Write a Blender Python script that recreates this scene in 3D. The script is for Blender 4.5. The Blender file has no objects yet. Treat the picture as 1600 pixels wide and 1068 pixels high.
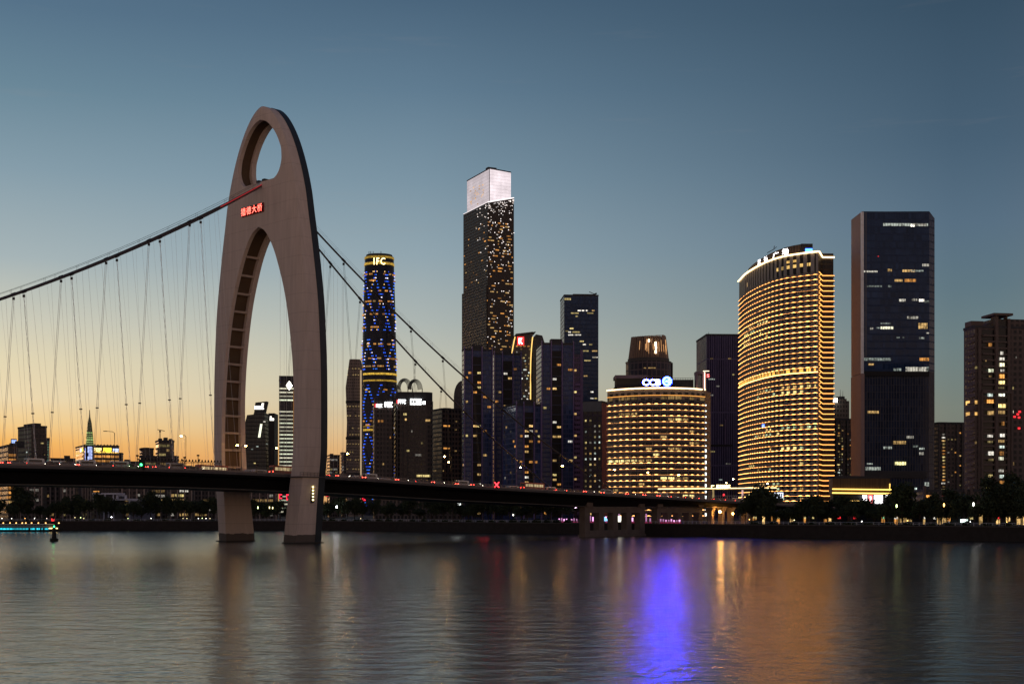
import bpy, math, random
from mathutils import Vector, Matrix
random.seed(11)
SC = bpy.context.scene
COL = SC.collection
F, CX, HY, HC = 2075.0, 800.0, 800.0, 9.7      # focal length, principal column and horizon row (1600 px wide), camera height
R = math.radians

def lin(c):
    return tuple(((x/255)/12.92 if x/255 <= .04045 else ((x/255+.055)/1.055)**2.4) for x in c)
def wx(px, Y): return (px-CX)/F*Y
def wz(py, Y): return HC+(HY-py)/F*Y

# ------------------------------------------------------------------ nodes and materials
class NT:
    def __init__(s, tree): s.t = tree; s.n = tree.nodes; s.l = tree.links
    def node(s, typ, **kw):
        n = s.n.new(typ)
        for k, v in kw.items(): setattr(n, k, v)
        return n
    def put(s, sock, v):
        if isinstance(v, bpy.types.NodeSocket): s.l.new(v, sock)
        elif isinstance(v, (tuple, list)) and len(v) == 3 and sock.type == 'RGBA': sock.default_value = (*v, 1)
        else: sock.default_value = v
    def math(s, op, a, b=None, c=None, clamp=False):
        n = s.node('ShaderNodeMath', operation=op, use_clamp=clamp)
        s.put(n.inputs[0], a)
        if b is not None: s.put(n.inputs[1], b)
        if c is not None: s.put(n.inputs[2], c)
        return n.outputs[0]
    def mix(s, f, a, b, blend='MIX'):
        n = s.node('ShaderNodeMix', data_type='RGBA', blend_type=blend)
        s.put(n.inputs[0], f); s.put(n.inputs[6], a); s.put(n.inputs[7], b)
        return n.outputs[2]
    def ramp(s, f, stops):
        n = s.node('ShaderNodeValToRGB'); e = n.color_ramp.elements
        e[0].position, e[0].color = stops[0][0], (*stops[0][1], 1)
        e[1].position, e[1].color = stops[-1][0], (*stops[-1][1], 1)
        for p, c in stops[1:-1]:
            q = e.new(p); q.color = (*c, 1)
        s.l.new(f, n.inputs[0]); return n.outputs[0]
    def noise(s, vec, scale, detail=3, rough=.55):
        n = s.node('ShaderNodeTexNoise'); n.inputs['Scale'].default_value = scale
        n.inputs['Detail'].default_value = detail; n.inputs['Roughness'].default_value = rough
        if vec is not None: s.l.new(vec, n.inputs['Vector'])
        return n.outputs[0]

def newmat(name):
    m = bpy.data.materials.new(name); m.use_nodes = True
    t = NT(m.node_tree); return m, t, m.node_tree.nodes['Principled BSDF']

def solid(name, col, rough=.7, metal=0., var=.25, scale=.4, spec=.25):
    m, t, b = newmat(name)
    g = t.node('ShaderNodeNewGeometry').outputs['Position']
    n = t.noise(g, scale, 4)
    f = t.math('MULTIPLY_ADD', n, 2*var, 1-var)
    vm = t.node('ShaderNodeVectorMath', operation='SCALE')
    vm.inputs[0].default_value = col; t.l.new(f, vm.inputs[3])
    t.l.new(vm.outputs[0], b.inputs['Base Color'])
    b.inputs['Roughness'].default_value = rough; b.inputs['Metallic'].default_value = metal; b.inputs['Specular IOR Level'].default_value = spec
    return m

_em = {}
def emi(col, s, vary=0.):
    """a light source: lamp, LED, sign or lit window; vary breaks a lit window up into bright and dim bits"""
    k = (col, s, vary)
    if k in _em: return _em[k]
    m, t, b = newmat('light')
    b.inputs['Base Color'].default_value = (.02, .02, .02, 1)
    b.inputs['Emission Color'].default_value = (*col, 1)
    if vary:
        g = t.node('ShaderNodeNewGeometry').outputs['Position']
        n = t.noise(g, .45, 2, .8)
        o = t.node('ShaderNodeObjectInfo').outputs['Random']
        x = t.math('MULTIPLY_ADD', n, 4.2, -1.45, True)
        x = t.math('MULTIPLY_ADD', x, vary, 1-vary)
        q = t.node('ShaderNodeSeparateXYZ'); t.l.new(g, q.inputs[0])
        x = t.math('MULTIPLY', x, t.math('MULTIPLY_ADD', t.math('GREATER_THAN', t.math('FRACT', t.math('MULTIPLY', t.math('ADD', q.outputs[0], t.math('MULTIPLY', q.outputs[1], .5)), .62)), .2), .75, .25))
        x = t.math('MULTIPLY', x, t.math('MULTIPLY_ADD', o, .9, .55))
        t.l.new(t.math('MULTIPLY', x, s), b.inputs['Emission Strength'])
    else: b.inputs['Emission Strength'].default_value = s
    _em[k] = m; return m

def facade(name, glass, frame, fh=3.3, bw=1.5, sp=.3, mu=.12, rough=.12, spec=.25, diag=0, dv=.6):
    """curtain wall or punched wall in metres of wall: floors fh high, bays bw wide, spandrel share sp, mullion share mu"""
    m, t, b = newmat(name)
    uv = t.node('ShaderNodeUVMap').outputs[0]
    sx = t.node('ShaderNodeSeparateXYZ'); t.l.new(uv, sx.inputs[0])
    u = t.math('DIVIDE', sx.outputs[0], bw); v = t.math('DIVIDE', sx.outputs[1], fh)
    fu, fv = t.math('FRACT', u), t.math('FRACT', v)
    w1 = t.math('LESS_THAN', fu, mu); w2 = t.math('LESS_THAN', fv, sp)
    wall = t.math('MAXIMUM', w1, w2)
    if diag:
        for sg in (1, -1):
            d = t.math('FRACT', t.math('ADD', t.math('MULTIPLY', sx.outputs[0], sg/diag), t.math('DIVIDE', sx.outputs[1], diag*2.6)))
            wall = t.math('MAXIMUM', wall, t.math('LESS_THAN', d, .09))
    cb = t.node('ShaderNodeCombineXYZ'); t.l.new(t.math('FLOOR', u), cb.inputs[0]); t.l.new(t.math('FLOOR', v), cb.inputs[1])
    wn = t.node('ShaderNodeTexWhiteNoise'); t.l.new(cb.outputs[0], wn.inputs[0])
    big = t.noise(uv, .06, 3)
    k = t.math('MULTIPLY', t.math('MULTIPLY_ADD', wn.outputs[0], dv, 1-dv/2), t.math('MULTIPLY_ADD', big, 1.2, .4))
    vm = t.node('ShaderNodeVectorMath', operation='SCALE'); vm.inputs[0].default_value = glass; t.l.new(k, vm.inputs[3])
    grime = t.math('MULTIPLY_ADD', t.noise(uv, .35, 4), .6, .7)
    vf = t.node('ShaderNodeVectorMath', operation='SCALE'); vf.inputs[0].default_value = frame; t.l.new(grime, vf.inputs[3])
    t.l.new(t.mix(wall, vm.outputs[0], vf.outputs[0]), b.inputs['Base Color'])
    t.l.new(t.math('ADD', t.math('MULTIPLY_ADD', wall, .45, rough), t.math('MULTIPLY', wn.outputs[0], .12)), b.inputs['Roughness'])
    b.inputs['Specular IOR Level'].default_value = spec
    bp = t.node('ShaderNodeBump'); bp.inputs['Strength'].default_value = .6; bp.inputs['Distance'].default_value = .15
    t.l.new(wall, bp.inputs['Height']); t.l.new(bp.outputs[0], b.inputs['Normal'])
    return m

# ------------------------------------------------------------------ mesh building
class MB:
    def __init__(s): s.v = []; s.f = []; s.uv = []; s.mi = []
    def face(s, pts, uvs=None, mi=0):
        o = len(s.v); s.v += [tuple(p) for p in pts]; s.f.append(tuple(range(o, o+len(pts))))
        s.uv.append(uvs or [(0, 0)]*len(pts)); s.mi.append(mi)
    def grid(s, rows, mi=0, uvs=None, flip=False):
        o = len(s.v); n = len(rows[0])
        for r in rows: s.v += [tuple(p) for p in r]
        for i in range(len(rows)-1):
            for j in range(n-1):
                q = [o+i*n+j, o+i*n+j+1, o+(i+1)*n+j+1, o+(i+1)*n+j]
                uq = [(0, 0)]*4 if uvs is None else [uvs[i][j], uvs[i][j+1], uvs[i+1][j+1], uvs[i+1][j]]
                if flip: q.reverse(); uq.reverse()
                s.f.append(tuple(q)); s.uv.append(uq); s.mi.append(mi)
    def prism(s, poly, z0, z1, mi=0, cap=True, top=None, u0=0, capmi=None):
        """vertical walls over a counter-clockwise polygon; top = optional list of heights"""
        n = len(poly); top = top or [z1]*n; u = u0
        for i in range(n):
            a, b = poly[i], poly[(i+1) % n]; d = math.dist(a, b); za, zb = top[i], top[(i+1) % n]
            s.face([(*a, z0), (*b, z0), (*b, zb), (*a, za)], [(u, z0), (u+d, z0), (u+d, zb), (u, za)], mi); u += d
        if cap:
            s.face([(*p, t) for p, t in zip(poly, top)], None, mi if capmi is None else capmi)
            s.face([(*p, z0) for p in reversed(poly)], None, mi if capmi is None else capmi)
        return s
    def box(s, x0, x1, y0, y1, z0, z1, mi=0):
        return s.prism([(x0, y0), (x1, y0), (x1, y1), (x0, y1)], z0, z1, mi)
    def frustum(s, rings, mi=0, cap=True):
        """rings: list of (poly, z), same point count"""
        for (pa, za), (pb, zb) in zip(rings, rings[1:]):
            n = len(pa); u = 0
            for i in range(n):
                a, b, c, d = pa[i], pa[(i+1) % n], pb[(i+1) % n], pb[i]; w = math.dist(a, b)
                s.face([(*a, za), (*b, za), (*c, zb), (*d, zb)], [(u, za), (u+w, za), (u+w, zb), (u, zb)], mi); u += w
        if cap:
            s.face([(*p, rings[-1][1]) for p in rings[-1][0]], None, mi)
            s.face([(*p, rings[0][1]) for p in reversed(rings[0][0])], None, mi)
        return s
    def tube(s, pts, r, n=6, mi=0):
        pts = [Vector(p) for p in pts]; rr = r if isinstance(r, (list, tuple)) else [r]*len(pts); rows = []
        for i, p in enumerate(pts):
            d = (pts[min(i+1, len(pts)-1)]-pts[max(i-1, 0)]).normalized()
            a = d.cross(Vector((0, 0, 1)))
            if a.length < 1e-3: a = d.cross(Vector((1, 0, 0)))
            a.normalize(); b = d.cross(a)
            rows.append([p+(a*math.cos(2*math.pi*k/n)+b*math.sin(2*math.pi*k/n))*rr[i] for k in range(n+1)])
        s.grid(rows, mi); s.face(rows[-1][:-1], None, mi); s.face(list(reversed(rows[0][:-1])), None, mi)
        return s
    def mesh(s, name, mats, smooth=None, weld=False):
        me = bpy.data.meshes.new(name); me.from_pydata(s.v, [], s.f)
        uvl = me.uv_layers.new(name='UVMap'); flat = [c for q in s.uv for p in q for c in p]
        uvl.data.foreach_set('uv', flat)
        for m in (mats if isinstance(mats, (list, tuple)) else [mats]): me.materials.append(m)
        me.polygons.foreach_set('material_index', s.mi)
        if weld:
            import bmesh
            bm = bmesh.new(); bm.from_mesh(me); bmesh.ops.remove_doubles(bm, verts=bm.verts, dist=weld if weld is not True else .002)
            bmesh.ops.dissolve_degenerate(bm, dist=1e-4, edges=bm.edges)
            bmesh.ops.recalc_face_normals(bm, faces=bm.faces); bm.to_mesh(me); bm.free()
        if smooth is not None:
            me.polygons.foreach_set('use_smooth', [True]*len(me.polygons)); me.set_sharp_from_angle(angle=R(smooth))
        me.update(); return me
    def build(s, name, mats, parent=None, loc=None, smooth=None, weld=False):
        return obj(name, s.mesh(name, mats, smooth, weld), parent, loc)

def obj(name, me, parent=None, loc=None, rotz=None):
    o = bpy.data.objects.new(name, me); COL.objects.link(o)
    if parent is not None: o.parent = parent
    if loc is not None: o.location = loc
    if rotz is not None: o.rotation_euler = (0, 0, rotz)
    return o
def tag(o, label, cat, group=None, kind=None):
    o['label'] = label; o['category'] = cat
    if group: o['group'] = group
    if kind: o['kind'] = kind
    return o
def thing(name, label, cat, loc=(0, 0, 0), rotz=0, group=None):
    return tag(obj(name, None, None, loc, rotz), label, cat, group)
def struct(o):
    o['kind'] = 'structure'; return o
def kids(o): return [c for c in bpy.data.objects if c.parent == o]
def copy_tree(o, parent=None):
    c = o.copy(); COL.objects.link(c); c.parent = parent
    for ch in kids(o): copy_tree(ch, c)
    return c
def many(root, name, meshes_locs, stuff=True):
    """parts of one kind: the first 100 each an object, anything past that one 'stuff' part. items: (MB, material)"""
    for mb, mat in meshes_locs[:100]: mb.build(name, mat, root)
    rest = meshes_locs[100:]
    if rest:
        mats = []; big = MB()
        for mb, mat in rest:
            if mat not in mats: mats.append(mat)
            o = len(big.v); big.v += mb.v; big.f += [tuple(i+o for i in f) for f in mb.f]; big.uv += mb.uv; big.mi += [mats.index(mat)]*len(mb.f)
        big.build(name, mats, root)['kind'] = 'stuff'

def text_mesh(body, w, h, mat, depth=.3, bold=.0, space=1.0):
    cu = bpy.data.curves.new('lettering', 'FONT'); cu.body = body; cu.extrude = .03; cu.offset = bold; cu.space_character = space; cu.resolution_u = 2
    to = bpy.data.objects.new('lettering_source', cu); COL.objects.link(to)
    dg = bpy.context.evaluated_depsgraph_get(); dg.update()
    me = bpy.data.meshes.new_from_object(to.evaluated_get(dg)); bpy.data.objects.remove(to)
    xs = [v.co.x for v in me.vertices]; ys = [v.co.y for v in me.vertices]
    cx, cy = (min(xs)+max(xs))/2, (min(ys)+max(ys))/2; kx, ky = w/(max(xs)-min(xs)), h/(max(ys)-min(ys))
    for v in me.vertices:
        x, y, z = v.co; v.co = ((x-cx)*kx, -z/.03*depth/2, (y-cy)*ky)
    me.materials.clear(); me.materials.append(mat); me.materials.append(M['black']); me.update()
    for p in me.polygons: p.material_index = 0 if p.normal.y < -.5 else 1       # only the front of a letter is lit
    if not any(p.material_index == 0 for p in me.polygons):
        me.flip_normals()
        for p in me.polygons: p.material_index = 0 if p.normal.y < -.5 else 1
    return me

# ------------------------------------------------------------------ shared materials
M = {}
M['conc'] = solid('concrete', (.38, .30, .255), .75, var=.3, scale=.12)
M['conc_dark'] = solid('dark_concrete', (.10, .09, .085), .8)
M['deck'] = solid('deck_paint', (.014, .014, .016), .6, spec=.08)
M['steel'] = solid('dark_steel', (.05, .045, .045), .5, .3)
M['cable'] = solid('cable_sheath', (.09, .075, .07), .5)
M['rope'] = solid('hanger_rope', (.8, .78, .74), .5)
M['wire'] = solid('pale_wire', (.55, .53, .5), .5)
M['rail'] = solid('railing_paint', (.42, .32, .25), .5)
M['pier'] = solid('pier_concrete', (.17, .135, .115), .8, var=.4)
M['road'] = solid('asphalt', (.05, .05, .05), .85)
M['roof'] = solid('roof_grey', (.06, .06, .065), .85)
M['dark'] = solid('dark_trim', (.03, .03, .035), .6)
M['white'] = solid('white_paint', (.7, .7, .72), .6)
M['black'] = solid('black_paint', (.015, .015, .017), .5)
M['leaf'] = solid('leaf', (.045, .06, .03), .8, var=.5, scale=.6)
M['bark'] = solid('bark', (.06, .045, .035), .9)
M['stone'] = solid('embankment_stone', (.036, .03, .027), .85, var=.4, scale=.5)
WARM = (1, .62, .22); ORANGE = (1, .42, .09); WHITE = (1, .93, .8); COOL = (.85, 1, .9); YEL = (1, .78, .3); RED = (1, .03, .04)

# ------------------------------------------------------------------ sky, sun, camera
SUN_AZ, SUN_EL = -32., 1.5
def make_world():
    w = bpy.data.worlds.new('World'); SC.world = w; w.use_nodes = True
    t = NT(w.node_tree); bg = w.node_tree.nodes['Background']
    d = t.node('ShaderNodeTexCoord').outputs['Generated']
    s = t.node('ShaderNodeSeparateXYZ'); t.l.new(d, s.inputs[0]); x, y, z = s.outputs
    h = t.math('SQRT', t.math('ADD', t.math('MULTIPLY', x, x), t.math('MULTIPLY', y, y)))
    h = t.math('MAXIMUM', h, .02)
    te = t.math('DIVIDE', t.math('DIVIDE', z, h), .6, None, True)
    ca = t.math('DIVIDE', t.math('ADD', t.math('MULTIPLY', x, math.sin(R(-22))), t.math('MULTIPLY', y, math.cos(R(-22)))), h, None, True)
    az = t.math('MULTIPLY', t.math('ARCCOSINE', ca), 180/math.pi)
    def rp(rows, f): return t.ramp(te, [(0, lin(rows[0][1]))]+[((HY-py)*f/F/.6, lin(c)) for py, c in rows]+[(1, lin((50, 70, 98)))])
    left = rp([(720, (245, 164, 76)), (690, (252, 188, 100)), (660, (251, 212, 146)), (620, (245, 224, 181)), (560, (233, 220, 184)), (500, (212, 209, 189)), (450, (192, 197, 187)), (400, (170, 184, 186)), (260, (136, 160, 172)), (130, (107, 137, 153)), (0, (86, 115, 137))], .935)
    mid = rp([(720, (226, 178, 122)), (680, (222, 190, 148)), (640, (212, 196, 164)), (600, (205, 200, 178)), (560, (195, 196, 181)), (500, (176, 185, 181)), (400, (149, 169, 178)), (280, (125, 150, 165)), (140, (97, 125, 145)), (0, (74, 101, 123))], .998)
    right = rp([(700, (120, 125, 116)), (640, (122, 131, 122)), (600, (117, 131, 127)), (540, (111, 130, 132)), (450, (96, 120, 131)), (350, (88, 112, 131)), (220, (71, 96, 116)), (0, (54, 78, 97))], .949)
    glow = lambda c: tuple(x*1.55 for x in lin(c))     # the lit city on our own bank, behind the camera
    back = t.ramp(te, [(0, glow((232, 188, 156))), (.15, glow((190, 158, 138))), (.4, glow((116, 104, 104))), (1, lin((54, 66, 92)))])
    def step(a, b): 
        m = t.node('ShaderNodeMapRange'); m.inputs[1].default_value = a; m.inputs[2].default_value = b; t.l.new(az, m.inputs[0]); return m.outputs[0]
    c = t.mix(step(1, 18.1), left, mid); c = t.mix(step(18.1, 40.4), c, right); c = t.mix(step(42, 100), c, back)
    sk = t.node('ShaderNodeTexSky', sky_type='NISHITA'); sk.sun_disc = False
    sk.sun_elevation = R(-1.5); sk.sun_rotation = R(SUN_AZ); sk.ozone_density = 2
    sc = t.node('ShaderNodeVectorMath', operation='SCALE'); t.l.new(sk.outputs[0], sc.inputs[0]); sc.inputs[3].default_value = .6
    # thin high streaks of cloud
    mp = t.node('ShaderNodeMapping'); mp.inputs['Scale'].default_value = (3, 3, 26); t.l.new(d, mp.inputs[0])
    cl = t.math('MULTIPLY_ADD', t.noise(mp.outputs[0], 2.2, 5, .6), 5, -3.1, True)
    c = t.mix(.1, c, sc.outputs[0])
    c = t.mix(t.math('MULTIPLY', cl, .10), c, (.35, .30, .28))
    # the dusk sky table below is in display units: the strength stays in the range asked for by scaling it here
    fin = t.node('ShaderNodeVectorMath', operation='SCALE'); t.l.new(c, fin.inputs[0]); fin.inputs[3].default_value = 10.
    t.l.new(fin.outputs[0], bg.inputs[0]); bg.inputs[1].default_value = .1
make_world()
sl = bpy.data.lights.new('sun', 'SUN'); sl.energy = .16; sl.angle = R(8); sl.color = (1, .55, .25)
so = bpy.data.objects.new('sun', sl); COL.objects.link(so)
so.rotation_euler = Vector((math.sin(R(SUN_AZ)), math.cos(R(SUN_AZ)), math.tan(R(SUN_EL)))).to_track_quat('Z', 'Y').to_euler()
cam = bpy.data.cameras.new('camera'); co = bpy.data.objects.new('camera', cam); COL.objects.link(co); SC.camera = co
co.location = (0, 0, HC); co.rotation_euler = (R(90), 0, 0)
cam.sensor_width = 36; cam.lens = 36*F/1600; cam.shift_y = (HY-534)/1600; cam.clip_start = .5; cam.clip_end = 40000
SC.view_settings.view_transform = 'Standard'; SC.view_settings.look = 'None'
SC.cycles.max_bounces = 5; SC.cycles.sample_clamp_indirect = 40; SC.cycles.use_denoising = True

# ------------------------------------------------------------------ water, ground, banks
def water():
    m, t, b = newmat('river_water')
    b.inputs['Base Color'].default_value = (.034, .031, .022, 1); b.inputs['IOR'].default_value = 1.36
    b.inputs['Roughness'].default_value = .19
    g = t.node('ShaderNodeNewGeometry').outputs['Position']
    def nz(sx, sy, sc, det): 
        mp = t.node('ShaderNodeMapping'); mp.inputs['Scale'].default_value = (sx, sy, 1); mp.inputs['Rotation'].default_value = (0, 0, R(6)); t.l.new(g, mp.inputs[0])
        return t.noise(mp.outputs[0], sc, det, .6)
    h = t.math('ADD', t.math('MULTIPLY', nz(.6, 1, .40, 3), 1.0), t.math('MULTIPLY', nz(.8, 1, 1.2, 3), .22))
    h = t.math('ADD', h, t.math('MULTIPLY', nz(.12, .35, .12, 3), 1.1))
    bp = t.node('ShaderNodeBump'); bp.inputs['Strength'].default_value = .55; bp.inputs['Distance'].default_value = .5
    t.l.new(h, bp.inputs['Height']); t.l.new(bp.outputs[0], b.inputs['Normal'])
    # calmer water in the lee of the far bank, more ruffled in mid-river
    sp = t.node('ShaderNodeSeparateXYZ'); t.l.new(g, sp.inputs[0])
    mr = t.node('ShaderNodeMapRange', interpolation_type='SMOOTHSTEP'); mr.inputs[1].default_value = 190; mr.inputs[2].default_value = 420; t.l.new(sp.outputs[1], mr.inputs[0])
    calm = mr.outputs[0]
    r = t.math('MULTIPLY', t.math('MULTIPLY_ADD', nz(.02, .08, .35, 3), .08, .12), t.math('MULTIPLY_ADD', calm, .3, 1.)); ruf = t.node('ShaderNodeMapRange', interpolation_type='SMOOTHSTEP'); ruf.inputs[1].default_value = 230; ruf.inputs[2].default_value = 60; t.l.new(sp.outputs[1], ruf.inputs[0])
    t.l.new(t.math('MULTIPLY', r, t.math('MULTIPLY_ADD', ruf.outputs[0], .15, 1.)), b.inputs['Roughness'])
    t.l.new(t.math('MULTIPLY_ADD', calm, -.12, .32), bp.inputs['Strength'])
    mb = MB(); c = [(-6000, -300), (6000, -300), (6000, 1500), (-6000, 1500)]; mb.face([(*p, 0) for p in c], c)
    tg = t.node('ShaderNodeTangent', direction_type='UV_MAP'); t.l.new(tg.outputs[0], b.inputs['Tangent']); b.inputs['Anisotropic'].default_value = .82
    struct(mb.build('water', m))
water()
BANK = [(-2500, 760), (-600, 722), (-277, 719), (-208, 719), (-106, 726), (-60, 690), (-12, 629), (26, 592), (92, 516), (170, 440), (420, 300), (2500, -200)]
def bank():
    mb = MB()
    mb.prism(BANK+[(9000, -200), (9000, 16000), (-9000, 16000), (-9000, 760)], -2, 4.6)
    struct(mb.build('city_ground', solid('paving', (.06, .055, .05), .9)))
    off = lambda d: [(x+d*.55, y+d*.84) for x, y in BANK]
    # quay wall with a coping and a low parapet
    wl = MB(); a, b = off(-.5), off(.6)
    for i in range(len(BANK)-1): wl.prism([a[i], a[i+1], b[i+1], b[i]], -2.5, 4.75)
    struct(wl.build('embankment', M['stone']))
    cp = MB(); a, b = off(-.8), off(.9)
    for i in range(len(BANK)-1): cp.prism([a[i], a[i+1], b[i+1], b[i]], 4.752, 5.1)
    struct(cp.build('embankment_coping', solid('coping', (.10, .09, .085), .8)))
    fn = MB()
    for i in range(2, len(BANK)-2):
        p, q = Vector(off(.2)[i]), Vector(off(.2)[i+1]); n = max(1, int((q-p).length/2.2))
        for k in range(n):
            c = p.lerp(q, k/n); fn.box(c.x-.06, c.x+.06, c.y-.06, c.y+.06, 5.1, 6.15)
        for z in (5.55, 6.1): fn.tube([(*p, z), (*q, z)], .05, 4)
    tag(fn.build('quay_railing', M['white']), 'low pale railing running along the far river embankment', 'railing')
bank()
def bank_pt(px, back=0):
    """point on the quay line seen at picture column px, moved back metres inland"""
    k = (px-CX)/F
    for (x0, y0), (x1, y1) in zip(BANK, BANK[1:]):
        d = (x1-x0)-k*(y1-y0)
        if abs(d) < 1e-6: continue
        f = (k*y0-x0)/d
        if -.001 <= f <= 1.001:
            Y = y0+f*(y1-y0)
            if Y > 100: return (k*(Y+back), Y+back)
    return (k*(700+back), 700+back)

# ------------------------------------------------------------------ bridge
TX, TY = -79.4, 433.0
AX = Vector((.703, .711)); BX = Vector((.711, -.703))
def bw_(s, v, z=0): return Vector((TX+AX.x*s+BX.x*v, TY+AX.y*s+BX.y*v, z))
def s_at(px, v):
    k = (px-CX)/F; x0, y0 = TX+BX.x*v, TY+BX.y*v
    return (k*y0-x0)/(AX.x-k*AX.y)
def interp(tab, z):
    for (a, b), (c, d) in zip(tab, tab[1:]):
        if a <= z <= c: return b+(d-b)*(z-a)/(c-a)
    return tab[0][1] if z < tab[0][0] else tab[-1][1]
def smooth_tab(tab):
    """monotone cubic through a table"""
    n = len(tab); d = [(tab[i+1][1]-tab[i][1])/(tab[i+1][0]-tab[i][0]) for i in range(n-1)]
    m = [d[0]]+[0 if d[i-1]*d[i] <= 0 else 2*d[i-1]*d[i]/(d[i-1]+d[i]) for i in range(1, n-1)]+[d[-1]]
    def f(z):
        z = min(max(z, tab[0][0]), tab[-1][0])
        for i in range(n-1):
            if z <= tab[i+1][0]:
                h = tab[i+1][0]-tab[i][0]; t = (z-tab[i][0])/h
                return ((1+2*t)*(1-t)**2*tab[i][1]+t*(1-t)**2*h*m[i]+t*t*(3-2*t)*tab[i+1][1]+t*t*(t-1)*h*m[i+1])
    return f
ZTOP = 141.3
_vo = smooth_tab([(-3, 21.0), (0, 21.4), (18, 23.9), (30.6, 25.7), (51.4, 26.2), (72.3, 25.3), (93.2, 22.4), (103.6, 20.5), (114, 18.3), (124.5, 14.6), (131, 10.9), (135.5, 7.6)])
def VO(z):
    # egg-shaped head above the legs
    t = max(0, (z-85)/(ZTOP-85)); e = 22.1*max(0, 1-t*t)**.58
    k = min(max((z-104)/9, 0), 1); k = k*k*(3-2*k)
    return e*k+_vo(min(z, 114))*(1-k)
VI = smooth_tab([(-3, 15.7), (0, 16.0), (17, 18.4), (25, 19.7), (35, 20.2), (45, 20.1), (55.8, 19.3), (67, 17.6), (78.3, 15), (91.3, 9.9), (95.4, 7.6), (99, 4.9), (101, 2.6), (102, 0)])
VH = smooth_tab([(116.5, 8.2), (117.2, 9.6), (118.5, 10.9), (120, 11.7), (122, 12.2), (125, 11.9), (128, 10.6), (131, 8.7), (134, 5.9), (136, 2.9), (136.8, 0)])
HI = smooth_tab([(-3, 5.7), (0, 5.6), (25, 4.9), (51, 4.45), (100, 4.0), (120, 3.65), (142, 3.4)])
HO = smooth_tab([(-3, 5.0), (0, 4.9), (18, 4.4), (51, 3.7), (100, 3.3), (120, 3.0), (142, 2.7)])
def HV(v, z):
    e = min(max((VO(z)-abs(v))/4.5, 0), 1)
    return HO(z)+(HI(z)-HO(z))*math.sin(e*math.pi/2)

br = thing('suspension_bridge', 'suspension bridge with one tall concrete arch tower pierced by an oval opening', 'bridge', (TX, TY, 0), math.atan2(AX.y, AX.x))
L = lambda s, v, z: (s, -v, z)           # bridge frame: along the axis, across (towards us), up
def tower_body():
    mb = MB(); NC = 9
    def zs(a, b, n, ease=None): 
        return [a+(b-a)*(i/n if not ease else (1-(1-i/n)**2)) for i in range(n+1)]
    regs = [(zs(-3, 94, 60)[:-1]+zs(94, 102, 18, 1), VI, True), (zs(102, 116.5, 8), lambda z: 0, False),
            (zs(116.5, 132, 26)[:-1]+zs(132, 136.8, 14, 1), VH, True), (zs(136.8, ZTOP, 14, 1), lambda z: 0, False)]
    for sg in (1, -1):
        for rows, vin, opening in regs:
            fr, bk, rim, inn = [], [], [], []
            for z in rows:
                a, b = vin(z), VO(z); vs = [a+(b-a)*j/NC for j in range(NC+1)]
                fr.append([L(-HV(v, z), sg*v, z) for v in vs]); bk.append([L(HV(v, z), sg*v, z) for v in vs])
                h = HV(b, z); rim.append([L(-h, sg*b, z), L(0, sg*b, z), L(h, sg*b, z)])
                h = HV(a, z); dp = min(1.5, max(0, (b-a)*.4))*(1 if z > 21 else .001); ap = a+dp
                inn.append([L(-h, sg*a, z), L(-h+1.35, sg*a, z), L(-h+1.35, sg*ap, z), L(h-1.75, sg*ap, z), L(h-1.75, sg*a, z), L(h, sg*a, z)])
            mb.grid(fr); mb.grid(bk); mb.grid(rim)
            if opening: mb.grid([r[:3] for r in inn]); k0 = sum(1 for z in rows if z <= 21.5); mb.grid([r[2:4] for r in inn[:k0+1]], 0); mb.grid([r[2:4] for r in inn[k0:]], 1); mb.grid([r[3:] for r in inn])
    hs = HV(0, 116.5)
    mb.grid([[L(-HV(abs(v), 116.5), v, 116.5) for v in (-8.2, -4, 0, 4, 8.2)], [L(HV(abs(v), 116.5), v, 116.5) for v in (-8.2, -4, 0, 4, 8.2)]])
    return mb
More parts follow.
